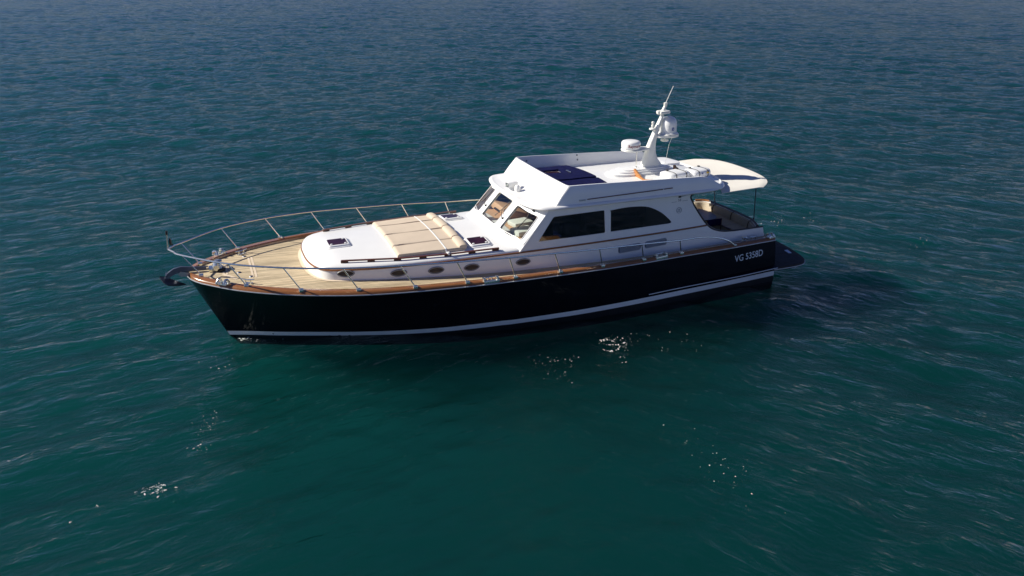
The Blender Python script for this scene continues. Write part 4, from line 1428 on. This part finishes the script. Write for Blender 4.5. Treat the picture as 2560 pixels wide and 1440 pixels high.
# navy pads on the flybridge
def navy_pad(outline, hole, z_add, label):
    c = (6.1, sum(p[1] for p in outline) / len(outline), fly_z(6.1, 0) + z_add)
    m = plate(outline, [hole], lambda u, v, o: (u, v, fly_z(u, v) + z_add + o - 0.004 * math.cos(7 * u)), z_add + 0.02, 0.12)
    for t in (0.5,):
        pass
    a = m.build('navy_pad', M['navy'], None, loc=c, smooth=30, bevel=0.0)
    tag(a, label, 'cushion', 'navy cushions on the flybridge')
    return a
navy_pad(round_poly([(6.95, -1.66), (6.95, 0.30), (5.40, 0.32), (5.46, -1.66)], 0.05), round_poly([(6.62, -1.02), (6.62, -0.52), (6.04, -0.52), (6.04, -1.02)], 0.04), 0.10, 'large navy flybridge cushion with a cut-out round the open hatch, against the far coaming')
navy_pad(round_poly([(6.95, 0.33), (6.95, 1.70), (5.34, 1.70), (5.36, 0.33)], 0.05), round_poly([(6.45, 1.10), (6.45, 1.50), (5.82, 1.50), (5.82, 1.10)], 0.04), 0.065, 'lower navy flybridge cushion against the near coaming')
for cx, cy, w, h in ((6.33, -0.77, 0.52, 0.44), (6.13, 1.3, 0.56, 0.34)):
    m = MB()
    ol = rrect(cx, cy, w, h, 0.05)
    m.grid([[(x, y, fly_z(x, y) - 0.01) for x, y in ol], [(x, y, fly_z(x, y) + 0.045) for x, y in ol], [(cx + (x - cx) * 0.88, cy + (y - cy) * 0.88, fly_z(x, y) + 0.05) for x, y in ol]], cv=True)
    h_ = m.build('flybridge_hatch', M['gelcoat'], YACHT)
    m = MB(); m.add([(cx + (x - cx) * 0.88, cy + (y - cy) * 0.88, fly_z(x, y) + 0.049) for x, y in ol], [tuple(range(len(ol)))]); m.build('hatch_pane', M['hatch_glass'], h_, smooth=0)
m = MB()
for y in (-0.4,):
    m.box((5.98, -0.42, fly_z(6, 0) + 0.125), (0.05, 0.28, 0.03), 0.01)
m.build('hatch_handle', M['steel'], YACHT)

# life raft canisters
def raft(cx, cy, ang, ln, label, extra):
    z0 = fly_z(cx, cy) - 0.01
    root = empty('life_raft_canister', (cx, cy, z0), label, 'life raft', 'life raft canisters on the flybridge')
    rot = Matrix.Rotation(ang, 3, 'Z')
    m = MB()
    rows_ = []
    for t in (-1, -0.985, -0.93, -0.8, -0.55, -0.2, 0.2, 0.55, 0.8, 0.93, 0.985, 1):
        e = (1 - abs(t) ** 9) ** 0.42 if abs(t) < 1 else 0.30
        e = max(0.30, e)
        ring = []
        for j in range(24):
            an = 2 * math.pi * j / 24
            c_, s_ = math.cos(an), math.sin(an)
            yy = 0.29 * e * math.copysign(abs(c_) ** 0.6, c_)
            zz = 0.135 + 0.13 * (0.55 + 0.45 * e) * math.copysign(abs(s_) ** 0.65, s_)
            p = rot @ Vector((t * ln / 2, yy, zz))
            ring.append((cx + p.x, cy + p.y, z0 + p.z))
        rows_.append(ring)
    m.grid(rows_, cv=True)
    k = len(m.v); m.f.append(tuple(range(24))[::-1]); m.f.append(tuple(range(k - 24, k)))
    m.build('canister_shell', M['raft'], root, smooth=50)
    q = MB()
    q.tube([(cx + (rot @ Vector((-ln / 2 * 0.99, 0, 0))).x, cy, z0 + 0.14), (cx + (rot @ Vector((ln / 2 * 0.99, 0, 0))).x, cy, z0 + 0.14)], 0.001, 4)
    for tx in (-0.24, 0.24):
        m = MB()
        ring_rows = []
        for w in (-0.016, 0.016):
            ring = []
            for j in range(32):
                an = 2 * math.pi * j / 32
                c_, s_ = math.cos(an), math.sin(an)
                p = rot @ Vector((tx * ln + w, 0.297 * math.copysign(abs(c_) ** 0.6, c_), 0.135 + 0.137 * math.copysign(abs(s_) ** 0.65, s_)))
                ring.append((cx + p.x, cy + p.y, z0 + p.z))
            ring_rows.append(ring)
        m.grid(ring_rows, cv=True)
        p = rot @ Vector((tx * ln, -0.12, 0.285)); m.box((cx + p.x, cy + p.y, z0 + p.z), (0.07, 0.06, 0.03), 0.01)
        m.build('lashing_strap', M['strap'], root)
    for nm, mat_, lx, ly, w, h in extra:
        m = MB()
        vs_ = []
        for du, dv in ((-1, -1), (1, -1), (1, 1), (-1, 1)):
            p = rot @ Vector((lx + du * w, 0.296, ly + dv * h))
            vs_.append((cx + p.x, cy + p.y, z0 + p.z))
        m.add(vs_, [(0, 1, 2, 3)])
        m.build(nm, mat_, root, recalc=False, smooth=0)
raft(3.16, 1.02, 0.22, 0.86, 'white life raft canister with two black straps, beside the orange wooden chock', [('warning_label', M['yellow'], 0.36, 0.04, 0.05, 0.02)])
raft(2.36, 0.98, 0.22, 0.76, 'white life raft canister with two black straps, nearer the awning', [('blue_label', M['blue_badge'], 0.06, 0.17, 0.03, 0.02), ('green_label', M['yellow'], -0.16, 0.17, 0.05, 0.025)])

# cockpit table and folding chair
root = empty('cockpit_table', (1.15, -0.55, 1.0), 'dark oval folding table inside the cockpit, in front of the stern bench', 'table')
m = MB()
ol = [(1.12 + 0.50 * math.copysign(abs(math.cos(a)) ** 0.8, math.cos(a)), -0.55 + 0.72 * math.copysign(abs(math.sin(a)) ** 0.8, math.sin(a))) for a in np.linspace(0, 2 * math.pi, 41)[:-1]]
m.prism(ol, lambda p: (p[0], p[1], 1.56), lambda p: (p[0], p[1], 1.595))
m.build('tabletop', simple('dark_table_varnish', (0.085, 0.055, 0.05), 0.3, var=0.2, scale=4, stretch=(6, 1, 1)), root)
m = MB(); m.box((1.12, -0.55, 1.28), (0.12, 0.5, 0.56), 0.03); m.box((1.12, -0.55, 1.02), (0.4, 0.6, 0.05), 0.02); m.build('pedestal', M['varnish_dark'], root)
root = empty('folding_chair', (1.15, 0.62, 1.0), 'navy canvas folding chair with wooden frame standing beside the dark cockpit table', 'chair')
m = MB()
m.grid([[(x, 0.42 + 0.04 * (1 - ((x - 1.12) / 0.25) ** 2) * -1, z) for z in (1.45, 1.55, 1.66 + 0.03 * abs((x - 1.12) / 0.25))] for x in np.linspace(0.86, 1.38, 9)])
m.build('chair_back', M['navy'], root)
m = MB(); m.box((1.12, 0.66, 1.30), (0.5, 0.44, 0.03), 0.01); m.build('chair_seat', M['navy'], root)
for e in (-1, 1):
    m = MB(); m.tube([(1.12 + e * 0.26, 0.42, 1.0), (1.12 + e * 0.26, 0.42, 1.68)], 0.016, 6); m.build('chair_post', M['varnish_dark'], root)
    m = MB(); m.tube([(1.12 + e * 0.26, 0.42, 1.30), (1.12 + e * 0.26, 0.88, 1.02)], 0.016, 6); m.tube([(1.12 + e * 0.26, 0.88, 1.30), (1.12 + e * 0.26, 0.42, 1.02)], 0.016, 6); m.build('chair_leg', M['varnish_dark'], root)
    m = MB(); m.box((1.12 + e * 0.26, 0.66, 1.47), (0.05, 0.5, 0.025), 0.008); m.build('armrest', M['varnish_dark'], root)

# two pale seat cushions lying behind the windscreen
for (cx, cy, w, h, ang, lab) in ((7.80, 0.22, 0.62, 0.50, 0.15, 'pale square cushion behind the windscreen, the one nearer the middle'), (8.02, 0.98, 0.60, 0.52, 0.15, 'pale square cushion behind the windscreen, the one nearer the side window')):
    m = MB(); m.box((cx, cy, 2.275), (w, h, 0.15), 0.05, Matrix.Rotation(ang, 3, 'Z'))
    a = m.build('seat_cushion', M['grey_white'], None, loc=(cx, cy, 2.20)); tag(a, lab, 'cushion', 'pale cushions behind the windscreen')

# ------------------------------------------------------------------ foam flecks on the water
fm = simple('sea_foam', (0.58, 0.63, 0.60), 0.7, var=0.05)
def foam(patches, label, seed, dz=0.0, name='sea_foam'):
    rs = np.random.RandomState(seed)
    P, F = [], []
    for kind, cx, cy, ex, ey, n, smax in patches:
        for _ in range(n):
            if kind == 'blob':
                x, y = cx + rs.normal(0, ex), cy + rs.normal(0, ey)
            else:
                a = rs.uniform(0.3, 5.2)
                x, y = cx + ex * math.cos(a) * rs.normal(1, 0.07), cy + ey * math.sin(a) * rs.normal(1, 0.07)
            r = smax * rs.uniform(0.12, 1.0) ** 2.0 + 0.006
            k = 8
            el = rs.uniform(0.2, 0.6); an = rs.uniform(0, 3.14)
            pts = []
            for j in range(k):
                t = 2 * math.pi * j / k
                u, v = r * math.cos(t) * rs.uniform(0.4, 1.3), r * el * math.sin(t) * rs.uniform(0.4, 1.3)
                pts.append((x + u * math.cos(an) - v * math.sin(an), y + u * math.sin(an) + v * math.cos(an)))
            hh = sea_height([p[0] for p in pts] + [x], [p[1] for p in pts] + [y])
            b = len(P)
            P.extend([(p[0], p[1], h + 0.004 + dz) for p, h in zip(pts, hh[:-1])])
            P.append((x, y, hh[-1] + 0.008 + r * 0.18 + dz))
            F.extend([(b + j, b + (j + 1) % k, b + k) for j in range(k)])
    m = MB(); m.add(P, F)
    o = m.build(name, fm, None, smooth=60, recalc=False)
    o['kind'] = 'stuff'
    tag(o, label, 'foam')
foam([('ring', 6.95, 4.35, 0.26, 0.30, 44, 0.045), ('ring', 6.7, 4.15, 0.34, 0.2, 24, 0.035), ('blob', 6.5, 4.2, 0.3, 0.3, 30, 0.022), ('blob', 6.95, 5.1, 0.12, 0.15, 8, 0.028), ('blob', 8.5, 4.6, 0.35, 0.18, 24, 0.018), ('blob', 8.9, 5.2, 0.3, 0.5, 20, 0.014)], 'white foam flecks floating beside the hull near its stern half', 3)
foam([('blob', 17.85, 6.72, 0.11, 0.10, 46, 0.034), ('blob', 18.15, 6.7, 0.12, 0.1, 14, 0.03), ('blob', 18.9, 6.9, 0.02, 0.05, 4, 0.03), ('blob', 19.3, 7.2, 0.02, 0.02, 2, 0.03), ('blob', 16.9, 4.5, 0.15, 0.3, 26, 0.018), ('blob', 17.1, 5.5, 0.1, 0.15, 16, 0.018), ('blob', 20.7, 4.6, 0.05, 0.05, 3, 0.03)], 'small bright foam flecks floating ahead of the bow on the near side', 4)
foam([('blob', 15.85, 0.36, 0.12, 0.06, 26, 0.04), ('blob', 15.5, 0.62, 0.25, 0.05, 20, 0.022), ('blob', 16.6, 1.4, 0.3, 0.3, 12, 0.02)], 'white foam of the bow wave where the stem meets the water', 5)
foam([('blob', -3.2, -3.2, 0.7, 0.25, 22, 0.05), ('blob', -5.0, -2.9, 0.9, 0.3, 20, 0.045), ('blob', -7.5, 1.0, 0.5, 0.3, 8, 0.05), ('blob', 7.4, 9.6, 0.3, 1.0, 34, 0.015), ('blob', 5.2, 4.6, 0.5, 0.4, 12, 0.016)], 'thin scattered foam flecks on the water off the stern', 6)
